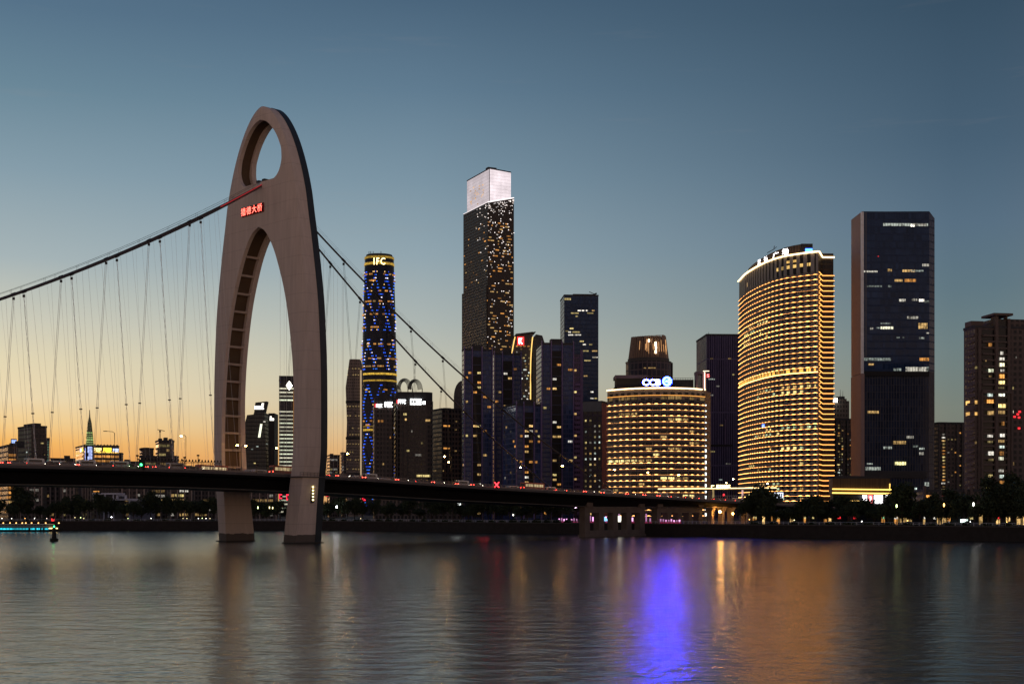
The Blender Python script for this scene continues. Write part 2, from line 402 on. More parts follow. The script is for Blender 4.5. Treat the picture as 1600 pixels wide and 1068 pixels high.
def tower():
    m, t, b = newmat('tower_concrete')
    g = t.node('ShaderNodeTexCoord').outputs['Object']
    mp = t.node('ShaderNodeMapping'); mp.inputs['Scale'].default_value = (1, 1, .07); t.l.new(g, mp.inputs[0])
    st = t.noise(mp.outputs[0], .9, 5, .65); bl = t.noise(g, .08, 4)
    c = t.mix(t.math('MULTIPLY_ADD', st, 2.2, -.75, True), (.58, .475, .41), (.78, .65, .57))
    c = t.mix(t.math('MULTIPLY_ADD', bl, 1.6, -.5, True), c, (.65, .535, .465))
    sx = t.node('ShaderNodeSeparateXYZ'); t.l.new(g, sx.inputs[0])
    # formwork joints every 6 m and the tide stain at the foot
    j = t.math('LESS_THAN', t.math('FRACT', t.math('DIVIDE', sx.outputs[2], 6.0)), .018)
    c = t.mix(t.math('MULTIPLY', j, .35), c, (.14, .10, .085))
    tide = t.math('LESS_THAN', t.math('ADD', sx.outputs[2], t.math('MULTIPLY', t.noise(g, .5, 3), 1.2)), 3.3)
    c = t.mix(t.math('MULTIPLY', tide, .85), c, (.035, .03, .025))
    t.l.new(c, b.inputs['Base Color']); b.inputs['Roughness'].default_value = .78
    bp = t.node('ShaderNodeBump'); bp.inputs['Strength'].default_value = .25; bp.inputs['Distance'].default_value = .1
    t.l.new(t.math('SUBTRACT', st, j), bp.inputs['Height']); t.l.new(bp.outputs[0], b.inputs['Normal'])
    tw = tower_body().build('tower', [m, solid('channel_paint_shade', (.13, .085, .05), .7)], br, smooth=32, weld=.003)  # channel: dark paint with the shade of the recess put into the colour
    # ribs across the channel on the inside of each leg
    rib_m = solid('rib_paint', (.5, .39, .31), .7)
    for sg in (1, -1):
        z = 24.5
        while z < 97:
            a = VI(z); h = HV(a, z); w = 1.45 if z < 92 else .9
            mb = MB(); a1, a2 = sg*(a+.08), sg*(a+w)
            lo, hi = sorted((-a1, -a2)); mb.box(-h+1.36, h-1.76, lo, hi, z, z+.7); mb.build('rib', rib_m, tw); z += 5.75
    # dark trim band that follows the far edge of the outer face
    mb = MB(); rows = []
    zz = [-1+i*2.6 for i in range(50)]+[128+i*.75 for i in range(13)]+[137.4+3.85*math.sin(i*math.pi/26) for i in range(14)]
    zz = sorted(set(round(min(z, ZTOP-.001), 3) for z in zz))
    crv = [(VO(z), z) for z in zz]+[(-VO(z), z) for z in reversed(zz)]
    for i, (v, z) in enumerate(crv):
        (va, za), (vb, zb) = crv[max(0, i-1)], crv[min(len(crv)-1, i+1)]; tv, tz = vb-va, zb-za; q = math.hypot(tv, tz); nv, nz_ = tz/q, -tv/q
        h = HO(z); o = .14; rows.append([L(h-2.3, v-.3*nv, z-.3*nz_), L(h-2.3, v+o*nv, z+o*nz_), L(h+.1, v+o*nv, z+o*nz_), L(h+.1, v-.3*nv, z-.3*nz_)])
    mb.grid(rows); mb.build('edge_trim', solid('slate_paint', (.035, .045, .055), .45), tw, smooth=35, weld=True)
    # maintenance ledge at road height round each leg, with its rail
    for sg in (1, -1):
        z = 20.6; a, b_ = VI(z), VO(z); h = HI(z)
        mb = MB(); lo, hi = sorted((-sg*(a-.0), -sg*(b_+.55))); mb.box(-h-.6, h+.4, lo, hi, z, z+.35)
        mb.build('ledge', M['conc_dark'], tw)
        mb = MB(); y0 = -sg*(b_+.45)
        for k in range(9): 
            x = -h-.5+k*(2*h+.8)/8; mb.tube([(x, y0, z+.35), (x, y0, z+1.5)], .05, 4)
        for q in (.9, 1.5): mb.tube([(-h-.5, y0, z+q), (h+.3, y0, z+q)], .05, 4)
        mb.build('ledge_rail', M['steel'], tw)
        # pile cap the leg stands on
        a, b_ = VI(0), VO(0); mb = MB(); lo, hi = sorted((-sg*(a-.3), -sg*(b_+.3))); mb.box(-5.95, 5.95, lo, hi, -3, .35)
        mb.build('pile_cap', solid('wet_concrete', (.035, .03, .027), .5), tw)
    # five amber markers in a frame on the outside of the near leg
    z0 = 13.4; mb = MB(); v0 = VO(15)+.12
    mb.box(-.45, .45, -v0-.25, -v0+.3, z0-.7, z0+5.0); mb.build('marker_frame', M['dark'], tw)
    for k in range(5):
        v0 = VO(z0+k)+.12
        mb = MB(); mb.box(-.22, .22, -VO(15)-.62, -VO(15)-.372, z0+k, z0+k+.45); mb.build('marker_light', emi(YEL, 5), tw)
    # name of the bridge in red neon on the face
    zc = 108.0; me = text_mesh('猎德大桥', 11.8, 2.5, emi((1, .10, .07), 7), .4, .0, 1.22)
    o = obj('sign_lettering', me, tw, L(-HV(2, zc)-.5, -3.0, zc), R(-90))
    halo = MB(); halo.box(-.08, .08, -6.2, 6.2, -1.5, 1.5)  # red panel carries the neon's halo in its colour
    halo.build('sign_panel', solid('red_halo', (.25, .03, .03), .5), tw, L(-HV(2, zc)-.16, -3.0, zc))
    # cable saddle on the sill of the oval
    mb = MB()
    for v in (-1.6, 1.6): mb.box(-3.2, 3.2, -v-.7, -v+.7, 116.45, 117.5)
    mb.build('saddle', M['steel'], tw)
tower()

ZT = smooth_tab([(-300, 20.6), (-160, 21.9), (-97, 22.3), (-52, 22.25), (10, 21.2), (76, 18.95), (130, 17.45), (246, 14.2), (330, 11.6), (420, 8.5)])
def deck():
    sec = [(-17.5, 0), (17.5, 0), (17.5, -.75), (17.0, -1.35), (13.6, -1.9), (11.4, -5.0), (-11.4, -5.0), (-13.6, -1.9), (-17.0, -1.35), (-17.5, -.75)]
    ss = [-300+i*6 for i in range(121)]
    mb = MB(); rows = []
    for s in ss:
        k = 1 if s < 150 else max(.5, 1-(s-150)/160)
        rows.append([L(s, v, ZT(s)+d*(k if d < -1.4 else 1)) for v, d in sec+[sec[0]]])
    mb.grid(rows, flip=True); mb.mi = [1 if k % 10 in (1, 9) else 0 for k in range(len(mb.f))]; mb.face([Vector(p) for p in rows[0][:-1]]); mb.face([Vector(p) for p in reversed(rows[-1][:-1])])
    dk = mb.build('deck', [M['deck'], solid('fascia_paint', (.12, .11, .105), .6, var=.4, spec=.1)], br, smooth=20)
    rd = MB(); rd.grid([[L(s, 15.6, ZT(s)+.012), L(s, -15.6, ZT(s)+.012)] for s in ss]); rd.build('roadway', M['road'], dk)
    for v in (-15.2, -.2, .2, 15.2):
        mk = MB(); mk.grid([[L(s, v+.08, ZT(s)+.02), L(s, v-.08, ZT(s)+.02)] for s in ss]); mk.build('lane_marking', M['white'], dk)
    lo = MB()                                                     # pale flange along the foot of the girder
    for sg in (1, -1): lo.tube([L(s, sg*11.45, ZT(s)-5.0*(1 if s < 150 else max(.5, 1-(s-150)/160))) for s in ss], .16, 4)
    lo.build('girder_flange', solid('flange_paint', (.2, .19, .18), .5), dk)
    for sg in (1, -1):
        mb = MB(); v = sg*17.25
        for s in range(-300, 400, 2):
            z = ZT(s); mb.box(s-.06, s+.06, -v-.06, -v+.06, z, z+1.15)
        for q in (.35, .75, 1.15): mb.tube([L(s, v, ZT(s)+q) for s in ss if s <= 400], .06, 4)
        mb.build('railing', M['rail'], dk)
        mb = MB(); v = sg*15.8
        for s in ss[:-1]: mb.grid([[L(s, v+.15, ZT(s)+.013), L(s, v+.15, ZT(s)+.55), L(s, v-.15, ZT(s)+.55), L(s, v-.15, ZT(s)+.013)], [L(s+6, v+.15, ZT(s+6)+.013), L(s+6, v+.15, ZT(s+6)+.55), L(s+6, v-.15, ZT(s+6)+.55), L(s+6, v-.15, ZT(s+6)+.013)]])
        mb.build('crash_barrier', M['conc'], dk)
deck()
def cable_pt(side, s):
    """main cable of one side: z and across position at axis distance s"""
    if s <= 0:
        q = min(-s/30, 1); v = 1.3+1.9*q*q*(3-2*q)
        return side*v, 117.4+.64*s+.0011*s*s
    f = s/154; return side*(1.5+14.2*f**1.1), 117.4-98.6*f-4*7.4*f*(1-f)
WIRE = solid('pale_wire', (.8, .77, .72), .5, var=.1)
def cables():
    for side in (1, -1):
        sl_ = [-215+i*5 for i in range(43)]+[0]+[i*5 for i in range(1, 31)]+[154]
        pts = [L(s, *cable_pt(side, s)) for s in sl_]
        mc = MB().tube(pts, .31, 8).build('main_cable', M['cable'], br, smooth=60)
        hw = MB()
        up = [L(s, cable_pt(side, s)[0], cable_pt(side, s)[1]+1.5) for s in sl_ if abs(s) > 3]
        for run in (sl_[:43], sl_[44:]): 
            for dv in (.45, -.45): hw.tube([L(s, cable_pt(side, s)[0]+dv, cable_pt(side, s)[1]+1.55) for s in run], .025, 4)
            for s in run[::2]:
                v, z = cable_pt(side, s)
                for dv in (.45, -.45): hw.tube([L(s, v+dv, z), L(s, v+dv, z+1.6)], .03, 4)
        hw.build('hand_rope', M['steel'], mc)
        sh = [-27.4-14.2*k for k in range(13)]+[14+14*k for k in range(10)]
        for s in sh:
            v, z = cable_pt(side, s); zb = ZT(s)
            if z < zb+4: continue
            vb = side*11.0 if s < 0 else side*max(abs(v), 12.5)+side*.01
            h = MB(); n = max(4, int((z-zb)/1.6))
            tw_ = s < 0 and side > 0
            for q in (0, math.pi):
                pp = []
                for i in range(n+1):
                    f = i/n; an = q+(i*1.1 if tw_ else .5); pp.append(L(s+.19*math.cos(an), v+(vb-v)*f+.19*math.sin(an), z-.5+(zb-z+.5)*f))
                h.tube(pp, .052 if s < 0 else .045, 5)
            hg = h.build('hanger', M['rope'] if s < 0 else M['steel'], br)  # right-hand hangers: dimmer light put into a darker colour
            f = .70; c = L(s, v+(vb-v)*f, z+(zb-z)*f); MB().box(c[0]-.32, c[0]+.32, c[1]-.32, c[1]+.32, c[2]-.16, c[2]+.16).build('spacer', M['steel'], hg)
            MB().box(s-.28, s+.28, -v-.26, -v+.26, z-1.6, z-.9).build('socket', M['steel'], hg)
            a, b_ = cable_pt(side, s-.6), cable_pt(side, s+.6)
            MB().tube([L(s-.6, *a), L(s+.6, *b_)], .42, 8).build('clamp', M['steel'], mc)
    # fine pale light-curtain wires hung between cable and deck
    it = []
    for k in range(50):
        s = -112+k*1.9+random.uniform(-.4, .4)
        if s > -21: continue
        v, z = cable_pt(1, s); vb = random.choice((9., 12., 14.)); it.append((MB().tube([L(s, v, z), L(s, vb, ZT(s))], random.uniform(.016, .032), 4), WIRE))
    for k in range(20):
        s = 6+k*1.5+random.uniform(-.6, .6); sd = -1; v, z = cable_pt(sd, s)
        it.append((MB().tube([L(s, v, z), L(s, v*1.0, ZT(s))], random.uniform(.02, .04), 4), WIRE))
    many(br, 'curtain_wire', it)
    lt = MB().tube([L(s, cable_pt(1, s)[0]+.1, cable_pt(1, s)[1]+.5) for s in range(-20, -1, 2)], .12, 5)
    lt.build('light_tube', emi((1, .05, .06), .4), br)
cables()
def piers():
    # two river piers: a wall frame with openings along the bridge axis near the far bank, columns on land further on
    def portal(s0, s1, n, v, ztop):
        mb = MB(); h = 1.5; mb.box(s0, s1, -v-h, -v+h, -3, 2.5); mb.box(s0, s1, -v-h, -v+h, 9.5, ztop)
        st = (s1-s0)/(n+.36); w = st*.36
        for k in range(n+1): mb.box(s0+k*st, s0+k*st+w, -v-h+.003, -v+h-.003, 2.5, 9.5)
        mb.box(s0-.4, s1+.4, -v-h-.4, -v+h+.4, -3, .9)
        return mb
    a0, a1, b0, b1 = s_at(905, 8.5), s_at(1006, 11), s_at(1018, 8.5), s_at(1096, 11)
    for v in (10.,):
        portal(a0, a1, 4, v, 11.9).build('pier', M['pier'], br)
        portal(b0, b1, 4, v, 11.6).build('pier', M['pier'], br)
    for s in (a0+2, a1-3, b0+1, b1-2):
        MB().box(s-1.8, s+1.8, -12.5, -7.5, 11.91, max(12.6, ZT(s)-2.0)).build('pier_cap', M['pier'], br)
    for s in [s_at(p, 9.5) for p in (1111, 1127, 1141, 1163)]+[300, 330]:
        for v in (9.5, -9.5):
            mb = MB(); zt = ZT(s)-1.6
            mb.frustum([([(s-1, -v-1), (s+1, -v-1), (s+1, -v+1), (s-1, -v+1)], 4), ([(s-1, -v-1), (s+1, -v-1), (s+1, -v+1), (s-1, -v+1)], zt-3.2), ([(s-1.6, -v-2.6), (s+1.6, -v-2.6), (s+1.6, -v+2.6), (s-1.6, -v+2.6)], zt)])
            mb.build('column', M['conc'], br)
piers()

# ------------------------------------------------------------------ buildings
GZ = 4.6
class Bld:
    """box tower on a turned plan: near corner at picture column pc and distance D, left wall to pl, right wall to pr, roof at row yt"""
    def __init__(b, name, label, D, pl, pc, pr, yt, theta=0, cat='tower', group=None, wl=None):
        th = R(theta)
        if wl is None: th = max(th, math.atan((CX-pl)/F)+R(9) if pl < CX else th)   # turned enough to show its left wall
        b.th = th; b.X, b.Y = wx(pc, D), D; k = (pr-CX)/F
        b.wr = (k*b.Y-b.X)/(math.cos(th)-k*math.sin(th))
        k = (pl-CX)/F
        b.wl = wl or (b.X-k*b.Y)/(math.sin(th)+k*math.cos(th))
        b.pc = pc; b.zt = wz(yt, D); b.H = b.zt-GZ
        b.root = thing(name, label, cat, (b.X, b.Y, GZ), th, group)
        b.wins = []
    def z(b, py, Y=None): return wz(py, Y or b.Y)-GZ
    def uR(b, px):
        k = (px-CX)/F; return (k*b.Y-b.X)/(math.cos(b.th)-k*math.sin(b.th))
    def uL(b, px):
        k = (px-CX)/F; return (b.X-k*b.Y)/(math.sin(b.th)+k*math.cos(b.th))
    def box(b, name, mat, x0=0, x1=None, y0=0, y1=None, z0=0, z1=None, parent=None):
        x1 = b.wr if x1 is None else x1; y1 = b.wl if y1 is None else y1; z1 = b.H if z1 is None else z1
        return MB().box(x0, x1, y0, y1, z0, z1).build(name, mat, parent or b.root)
    def body(b, mat, z0=0, z1=None, matL=None, roofmat=None, name='facade'):
        z1 = b.H if z1 is None else z1; mb = MB(); w, l = b.wr, b.wl
        P = [(0, 0), (w, 0), (w, l), (0, l)]
        for i in range(4):
            a, c = P[i], P[(i+1) % 4]; d = math.dist(a, c)
            mb.face([(*a, z0), (*c, z0), (*c, z1), (*a, z1)], [(0, z0), (d, z0), (d, z1), (0, z1)], 1 if (matL and i == 3) else 0)
        mb.face([(*p, z0) for p in reversed(P)]); mb.face([(*p, z1) for p in P])
        f = mb.build(name, [mat, matL or mat], b.root)
        rf = MB(); e = .4
        for q in ((-.25, w+.25, -.25, e), (-.25, w+.25, l-e, l+.25), (-.25, e, e, l-e), (w-e, w+.25, e, l-e)): rf.box(*q, z1+.003, z1+1.3)
        rf.box(e+.002, w-e-.002, e+.002, l-e-.002, z1+.004, z1+.35)
        rf.build('roof', roofmat or M['roof'], b.root)
        return f
    def panel(b, face, u0, u1, z0, z1, out=.06):
        mb = MB()
        if face == 'R': mb.box(u0, u1, -out, .1, z0, z1)
        else: mb.box(-out, .1, u0, u1, z0, z1)
        return mb
    def win(b, px, py, w, h, mat):
        """one lit window whose middle is seen at px, py, w by h picture units"""
        if px >= b.pc:
            u = b.uR(px); u2 = b.uR(px+w/2); u1 = b.uR(px-w/2); Y = b.Y+u*math.sin(b.th); f = 'R'
        else:
            u = b.uL(px); u1 = b.uL(px+w/2); u2 = b.uL(px-w/2); Y = b.Y+u*math.cos(b.th); f = 'L'
        z = wz(py, Y)-GZ; hh = h/F*Y
        b.wins.append((b.panel(f, max(.05, u1), min(u2, (b.wr if f == 'R' else b.wl)-.05), z-hh/2, z+hh/2), mat))
    def lit(b, face, n, fh, bw, z0, z1, mats, u0=0, u1=None, run=(1, 3), hfrac=.55, cols=None, sill=.3, wfrac=.86):
        """n lit rooms at random on the wall's own grid of floors and bays, each a run of bays"""
        W = (b.wr if face == 'R' else b.wl) if u1 is None else u1
        nb = max(1, int((W-u0)/bw)); nf = max(1, int((z1-z0)/fh)); used = set(); k = 0; tries = 0
        while k < n and tries < n*12:
            tries += 1
            r = random.randint(*run); i = random.choice(cols) if cols else random.randrange(nb); f = random.randrange(nf)
            if any((i+j, f) in used for j in range(r)) or i+r > nb: continue
            for j in range(r): used.add((i+j, f))
            ua = u0+i*bw+bw*(1-wfrac)/2; ub = u0+(i+r)*bw-bw*(1-wfrac)/2; z = z0+f*fh+fh*sill
            b.wins.append((b.panel(face, ua, min(ub, W-.05), z, z+fh*hfrac), random.choice(mats))); k += 1
    def done(b):
        random.shuffle(b.wins); many(b.root, 'lit_window', b.wins)
    def fins(b, face, us, z0, z1, mat, w=.5, d=.6, name='fin'):
        for u in us:
            mb = MB()
            if face == 'R': mb.box(u-w/2, u+w/2, -d, .05, z0, z1)
            else: mb.box(-d, .05, u-w/2, u+w/2, z0, z1)
            mb.build(name, mat, b.root)
    def slabs(b, face, zs, mat, u0, u1, d=1.0, t=.5, name='balcony'):
        for z in zs:
            mb = MB()
            if face == 'R': mb.box(u0, u1, -d, .05, z, z+t)
            else: mb.box(-d, .05, u0, u1, z, z+t)
            mb.build(name, mat, b.root)
    def mast(b, x, y, h, r=.25, z=None):
        z = b.H if z is None else z
        MB().tube([(x, y, z), (x, y, z+h)], [r, r*.4], 5).build('mast', M['steel'], b.root)

wW = [emi(WARM, .95, .75), emi(WARM, .55, .8), emi(YEL, .85, .7), emi(WHITE, .8, .75), emi(ORANGE, .75, .7)]
wO = [emi(ORANGE, .85, .7), emi(WARM, .6, .7), emi(ORANGE, .5, .8), emi(ORANGE, .7, .7)]
wC = [emi(COOL, 1.1, .8), emi(WHITE, 1.2, .8), emi(COOL, .6, .85), emi(YEL, .9, .8)]
wDim = [emi(WARM, .22, .8), emi(YEL, .25, .8), emi(WHITE, .22, .8)]

FC = dict(
    brown=facade('brown_grid', (.02, .022, .026), (.115, .092, .08), 3.2, 2.4, .38, .35),
    grey=facade('grey_grid', (.022, .024, .028), (.145, .12, .108), 3.1, 2.2, .4, .4, .3),
    apart=facade('apartment_wall', (.02, .02, .022), (.125, .10, .092), 3.0, 2.8, .42, .45, .35),
    glass=facade('dark_glass', (.035, .042, .055), (.085, .08, .085), 4.0, 1.8, .18, .1),
    navy=facade('navy_led_tint', (.032, .06, .16), (.06, .08, .19), 3.1, 1.6, .26, .14, .1),  # blue LED light on these towers put into the tint
    violet=facade('violet_led_tint', (.045, .038, .10), (.13, .10, .21), 3.2, 1.7, .3, .2, .15),  # violet cast of the LED light put into the tint
    slate=facade('slate_glass', (.022, .048, .115), (.03, .052, .11), 4.1, 1.5, .2, .08, .06, dv=.5, spec=.2),
)

def apartments():
    # ---- left of the bridge tower, far away against the glow
    b = Bld('apartment_building', 'apartment block full of orange lit windows at the left edge of the photo', 880, -22, 12.7, 28, 697, 30, 'building'); b.body(FC['brown'])
    b.lit('L', 46, 3.1, 3.4, 4, b.H-2, wO, run=(1, 2)); b.lit('R', 44, 3.1, 2.6, 4, b.H-2, wO, run=(1, 2)); b.done(); b.box('stair_tower', M['roof'], 6, 11, 4, 10, b.H, b.H+4)
    b = Bld('office_slab', 'plain dark office slab with flat roof rising behind the deck near the left edge', 950, 28, 49, 73, 667, 40, 'building'); b.body(FC['brown'])
    b.box('penthouse', M['roof'], 3, b.wr-3, 3, b.wl-3, b.H+.36, b.H+3.2); b.win(66, 692, 4.5, 2, wW[2]); b.win(42, 706, 2.5, 2, wC[0]); b.win(70, 710, 2, 1.5, wDim[0]); b.done()
    b = Bld('office_tower', 'slim tower with a green lit edge peeping out behind the plain dark slab', 1120, 66, 73, 77.5, 686, 35, 'tower'); b.body(FC['glass']); 
    for k in range(9): b.win(75.3, 690+k*4, 2.6, 1.4, emi((.3, .8, .45), .35, .6))
    b.done()
    b = Bld('sign_tower', 'narrow block with a blue glowing board on its roof beside the orange apartments', 1150, 15, 17, 28, 694, 15, 'building'); b.body(FC['brown'])
    b.box('sign_board', emi((.35, .5, 1), 1.6, .7), .6, b.wr-1.2, .3, .8, b.H+.36, b.H+4.2); b.box('sign_frame', M['dark'], .2, b.wr-.8, .82, 1.6, b.H+.36, b.H+5.0); b.lit('R', 14, 3.1, 2.2, 8, b.H, wW); b.done()
    b = Bld('low_block', 'long low roofs on the skyline just right of the plain dark slab', 1300, 76, 79, 120, 717, 10, 'building'); b.body(FC['brown']); b.box('roof_house', M['roof'], 14, 19, 3, 8, b.H, b.H+4); b.lit('R', 10, 3, 3, 5, b.H, wDim); b.done()
    b = Bld('annex_building', 'small grey block against the right end of the orange lit mall', 1130, 184, 185, 190, 709, 10, 'building', wl=12); b.body(FC['grey']); b.done()
    b = Bld('low_block', 'low dark skyline block between the orange mall and the building site', 1250, 189, 191, 219, 722, 10, 'building'); b.body(FC['brown']); b.box('roof_house', M['roof'], 3, 8, 3, 8, b.H, b.H+3); b.lit('R', 8, 3, 3, 5, b.H, wDim); b.done()
    b = Bld('apartment_building', 'small flat topped block left of the building with the crane', 905, 218, 222, 240, 702, 15, 'building'); b.body(FC['brown']); b.box('roof_house', M['roof'], 1.5, 5, 2, 6, b.H, b.H+1.6); b.box('roof_house', M['roof'], 6, 8, 2, 6, b.H, b.H+1.0); b.lit('R', 5, 3.1, 2.4, 20, b.H, wDim); b.done()
    b = Bld('apartment_building', 'dark stepped block under construction with a small crane on its roof', 900, 243, 248, 272, 690, 18, 'building'); b.body(FC['brown'])
    for q in ((.5, 2.5, 2.5), (4, 6.2, 3.2), (7.5, 9.6, 2.4)): b.box('roof_house', M['roof'], q[0], q[1], 1, 6, b.H, b.H+q[2])
    b.box('wing', FC['brown'], b.wr, b.wr+2.4, 2, 10, 0, b.H-9); b.lit('R', 9, 3.1, 2.4, 30, b.H, wDim+wW[:1]); b.done()
    cr = thing('tower_crane', 'small tower crane on the roof of the dark stepped block', 'crane', (wx(250, 905), 905, GZ+b.H+1.3), 0)
    MB().tube([(0, 0, 0), (0, 0, 7)], .3, 4).build('mast', M['steel'], cr); MB().tube([(-1.8, 0, 7.4), (3.2, 0, 6.4)], .22, 4).build('jib', M['steel'], cr); MB().box(-.5, .5, -.5, .5, 5.6, 6.6).build('cab', M['steel'], cr)
    b = Bld('podium', 'low dark podium joining the two blocks beside the crane', 890, 218, 220, 279, 714, 6, 'building'); b.body(FC['brown']); b.lit('R', 10, 3, 2.5, 30, b.H, wDim); b.done()
    # ---- seen under the deck
    for i, (pl, pr, yt, lab, den, mats) in enumerate([
        (31, 66, 741, 'grey apartment slab under the deck right of the orange block', 2, wDim),
        (70, 96, 739, 'pale striped apartment slab seen under the deck below the spire', 3, wDim),
        (98, 116, 742, 'beige apartment slab seen under the deck beside the orange stairwell', 2, wDim),
        (117, 127, 740, 'narrow block with a glowing orange stairwell under the deck', 26, wO),
        (129, 142, 745, 'dim apartment block under the deck right of the orange stairwell', 4, wDim),
        (190, 226, 744, 'brown apartment slab under the deck behind the white river pavilion', 7, wDim),
        (230, 262, 741, 'grey apartment slab under the deck below the construction block', 4, wDim),
        (266, 300, 743, 'apartment slab under the deck with a column of lit yellow windows', 8, wW),
        (303, 338, 746, 'apartment slab under the deck just left of the far tower leg', 4, wDim),
        (392, 432, 742, 'dark apartment slab under the deck between the two tower legs', 9, wDim)]):
        b = Bld('apartment_slab', lab, 815+(i*37) % 60, pl-1, pl, pr, yt, 8, 'building', wl=14); b.body(FC['apart'] if i % 2 else FC['grey'])
        b.fins('R', [b.wr*q for q in (.02, .34, .66, .98)], 0, b.H, M['conc'], .7, .5, 'pier')
        b.lit('R', den, 3.0, 2.8, 2, b.H-8, mats); b.done()
    # ---- through the arch
    b = Bld('office_tower', 'striped tower with rows of pale green lit floors behind the near bridge leg', 1500, 433, 436, 478, 595, 8, 'tower', wl=30); b.body(FC['glass'])
    zf = 5
    st = [emi((.95, 1, .72), .95, .35), emi((1, .95, .7), .75, .4)]
    while zf < b.H-9:
        if not (b.H*.78 < zf < b.H*.83): MB().box(.3, b.wr-.2, -.5, .05, zf, zf+1.5).build('light_strip', random.choice(st), b.root)
        zf += 4.35
    b.box('crown', M['roof'], 0, b.wr*.55, 0, 12, b.H+.36, b.H+6); b.box('crown', M['roof'], b.wr*.58, b.wr, 0, 12, b.H+.36, b.H+13)
    q = text_mesh('♦', 7, 10, emi(WHITE, 5), .5); obj('sign', q, b.root, (b.wr*.38, -.6, b.H-5))
    b.box('lift_core', emi(ORANGE, .55, .7), b.wr*.52, b.wr*.58, -.9, .05, 3, b.H*.93)
    b.done()
    # slanted glass tower
    D = 1200; root = thing('office_tower', 'dark glass tower with sloping left side and slanted lit roof sign, through the arch', 'tower', (wx(378, D), D, GZ), 0)
    X = lambda p: wx(p, D)-wx(378, D); Z = lambda y: wz(y, D)-GZ
    mb = MB(); prof = [(X(372), 0), (X(419), 0), (X(413), Z(648)), (X(413), Z(644)), (X(397), Z(644)), (X(396), Z(647)), (X(386), Z(648)), (X(375), Z(690))]
    mb.face([(x, 0, z) for x, z in prof], prof); mb.face([(x, 22, z) for x, z in reversed(prof)])
    for i in range(len(prof)):
        (x0, z0), (x1, z1) = prof[i], prof[(i+1) % len(prof)]; mb.face([(x0, 0, z0), (x0, 22, z0), (x1, 22, z1), (x1, 0, z1)], [(0, z0), (22, z0), (22, z1), (0, z1)])
    mb.build('facade', facade('dusk_glass', (.05, .055, .055), (.03, .03, .03), 3.6, 2.2, .2, .14, .12), root)
    MB().prism([(X(419), 1), (X(428.5), 1), (X(428.5), 20), (X(419), 20)], 0, Z(645)).build('side_slab', M['black'], root)
    mb = MB(); mb.face([(X(397), 0, Z(644)), (X(413), 0, Z(644)), (X(417), 0, Z(626.5)), (X(399), 0, Z(628.5))]); mb.face([(X(399), 9, Z(628.5)), (X(417), 9, Z(626.5)), (X(413), 9, Z(644)), (X(397), 9, Z(644))])
    P = [(X(397), Z(644)), (X(413), Z(644)), (X(417), Z(626.5)), (X(399), Z(628.5))]
    for i in range(4): (x0, z0), (x1, z1) = P[i], P[(i+1) % 4]; mb.face([(x0, 0, z0), (x0, 9, z0), (x1, 9, z1), (x1, 0, z1)])
    mb.build('roof_screen', M['dark'], root)
    glyph_row(root, X(397.8), X(412), -.4, Z(639), Z(634), 6, emi(WHITE, 5), 'sign_lettering'); glyph_row(root, X(409), X(412.5), -.4, Z(639), Z(630), 1, emi(WHITE, 5), 'sign_lettering')
    glyph_row(root, X(421.2), X(428), .6, Z(656.5), Z(653), 2, emi(WHITE, 3.5), 'sign_lettering'); glyph_row(root, X(421.5), X(424.5), .6, Z(653), Z(650), 1, emi(WHITE, 3.5), 'sign_lettering')
    for p0, p1 in (((404, 683), (407.5, 662)), ((406, 683), (409.3, 662))):
        MB().tube([(X(p0[0]), -.3, Z(p0[1])), (X(p1[0]), -.3, Z(p1[1]))], .4, 4).build('light_strip', emi((1, 1, .75), 1.6), root)
    for px, py in ((417, 694), (402, 698), (413, 659), (394, 702), (398, 724)): MB().box(X(px)-.9, X(px)+.9, -.25, .1, Z(py), Z(py)+.9).build('lit_window', random.choice(wC), root)
    b = Bld('apartment_building', 'small dark block on the skyline just right of the near bridge leg', 1300, 511, 515, 531, 712, 12, 'building'); b.body(FC['brown']); b.box('roof_house', M['roof'], 1, 4, 2, 6, b.H, b.H+2.5); b.lit('R', 6, 3.1, 2.6, 30, b.H, wDim); b.done()
    b = Bld('apartment_building', 'thin dark block between the near bridge leg and the pale tower', 1320, 532, 534, 540.5, 708, 12, 'building'); b.body(FC['grey']); b.mast(1, 3, 5); b.lit('R', 4, 3.1, 2.2, 30, b.H, wDim); b.done()

def glyph_row(root, x0, x1, y, z0, z1, n, mat, name, axis='x'):
    """a lit sign too small to read in the photo: one cluster of strokes per character"""
    mb = MB(); w = (x1-x0)/n; rnd = random.Random(n*7+int(abs(z0)))
    for k in range(n):
        a = x0+k*w+w*.08; b = x0+(k+1)*w-w*.08; h = z1-z0; st = max(.12*w, .02)
        def bx(u0, u1, v0, v1):
            lo, hi = (a+(b-a)*u0, a+(b-a)*u1); p, q = z0+h*v0, z0+h*v1
            if axis == 'x': mb.box(lo, hi, y-.12, y+.12, p, q)
            else: mb.box(y-.12, y+.12, lo, hi, p, q)
        bx(.0, .24, 0, 1); bx(.24, 1, .78, 1); 
        if rnd.random() < .8: bx(.24, 1, .38, .58)
        if rnd.random() < .8: bx(.24, 1, 0, .2)
        if rnd.random() < .6: bx(.76, 1, .58, .78)
    return mb.build(name, mat, root)

def ring(r, n=48, tri=.0, rot=0.):
    return [(r*(1+tri*math.cos(3*(2*math.pi*k/n+rot)))*math.cos(2*math.pi*k/n), r*(1+tri*math.cos(3*(2*math.pi*k/n+rot)))*math.sin(2*math.pi*k/n)) for k in range(n)]

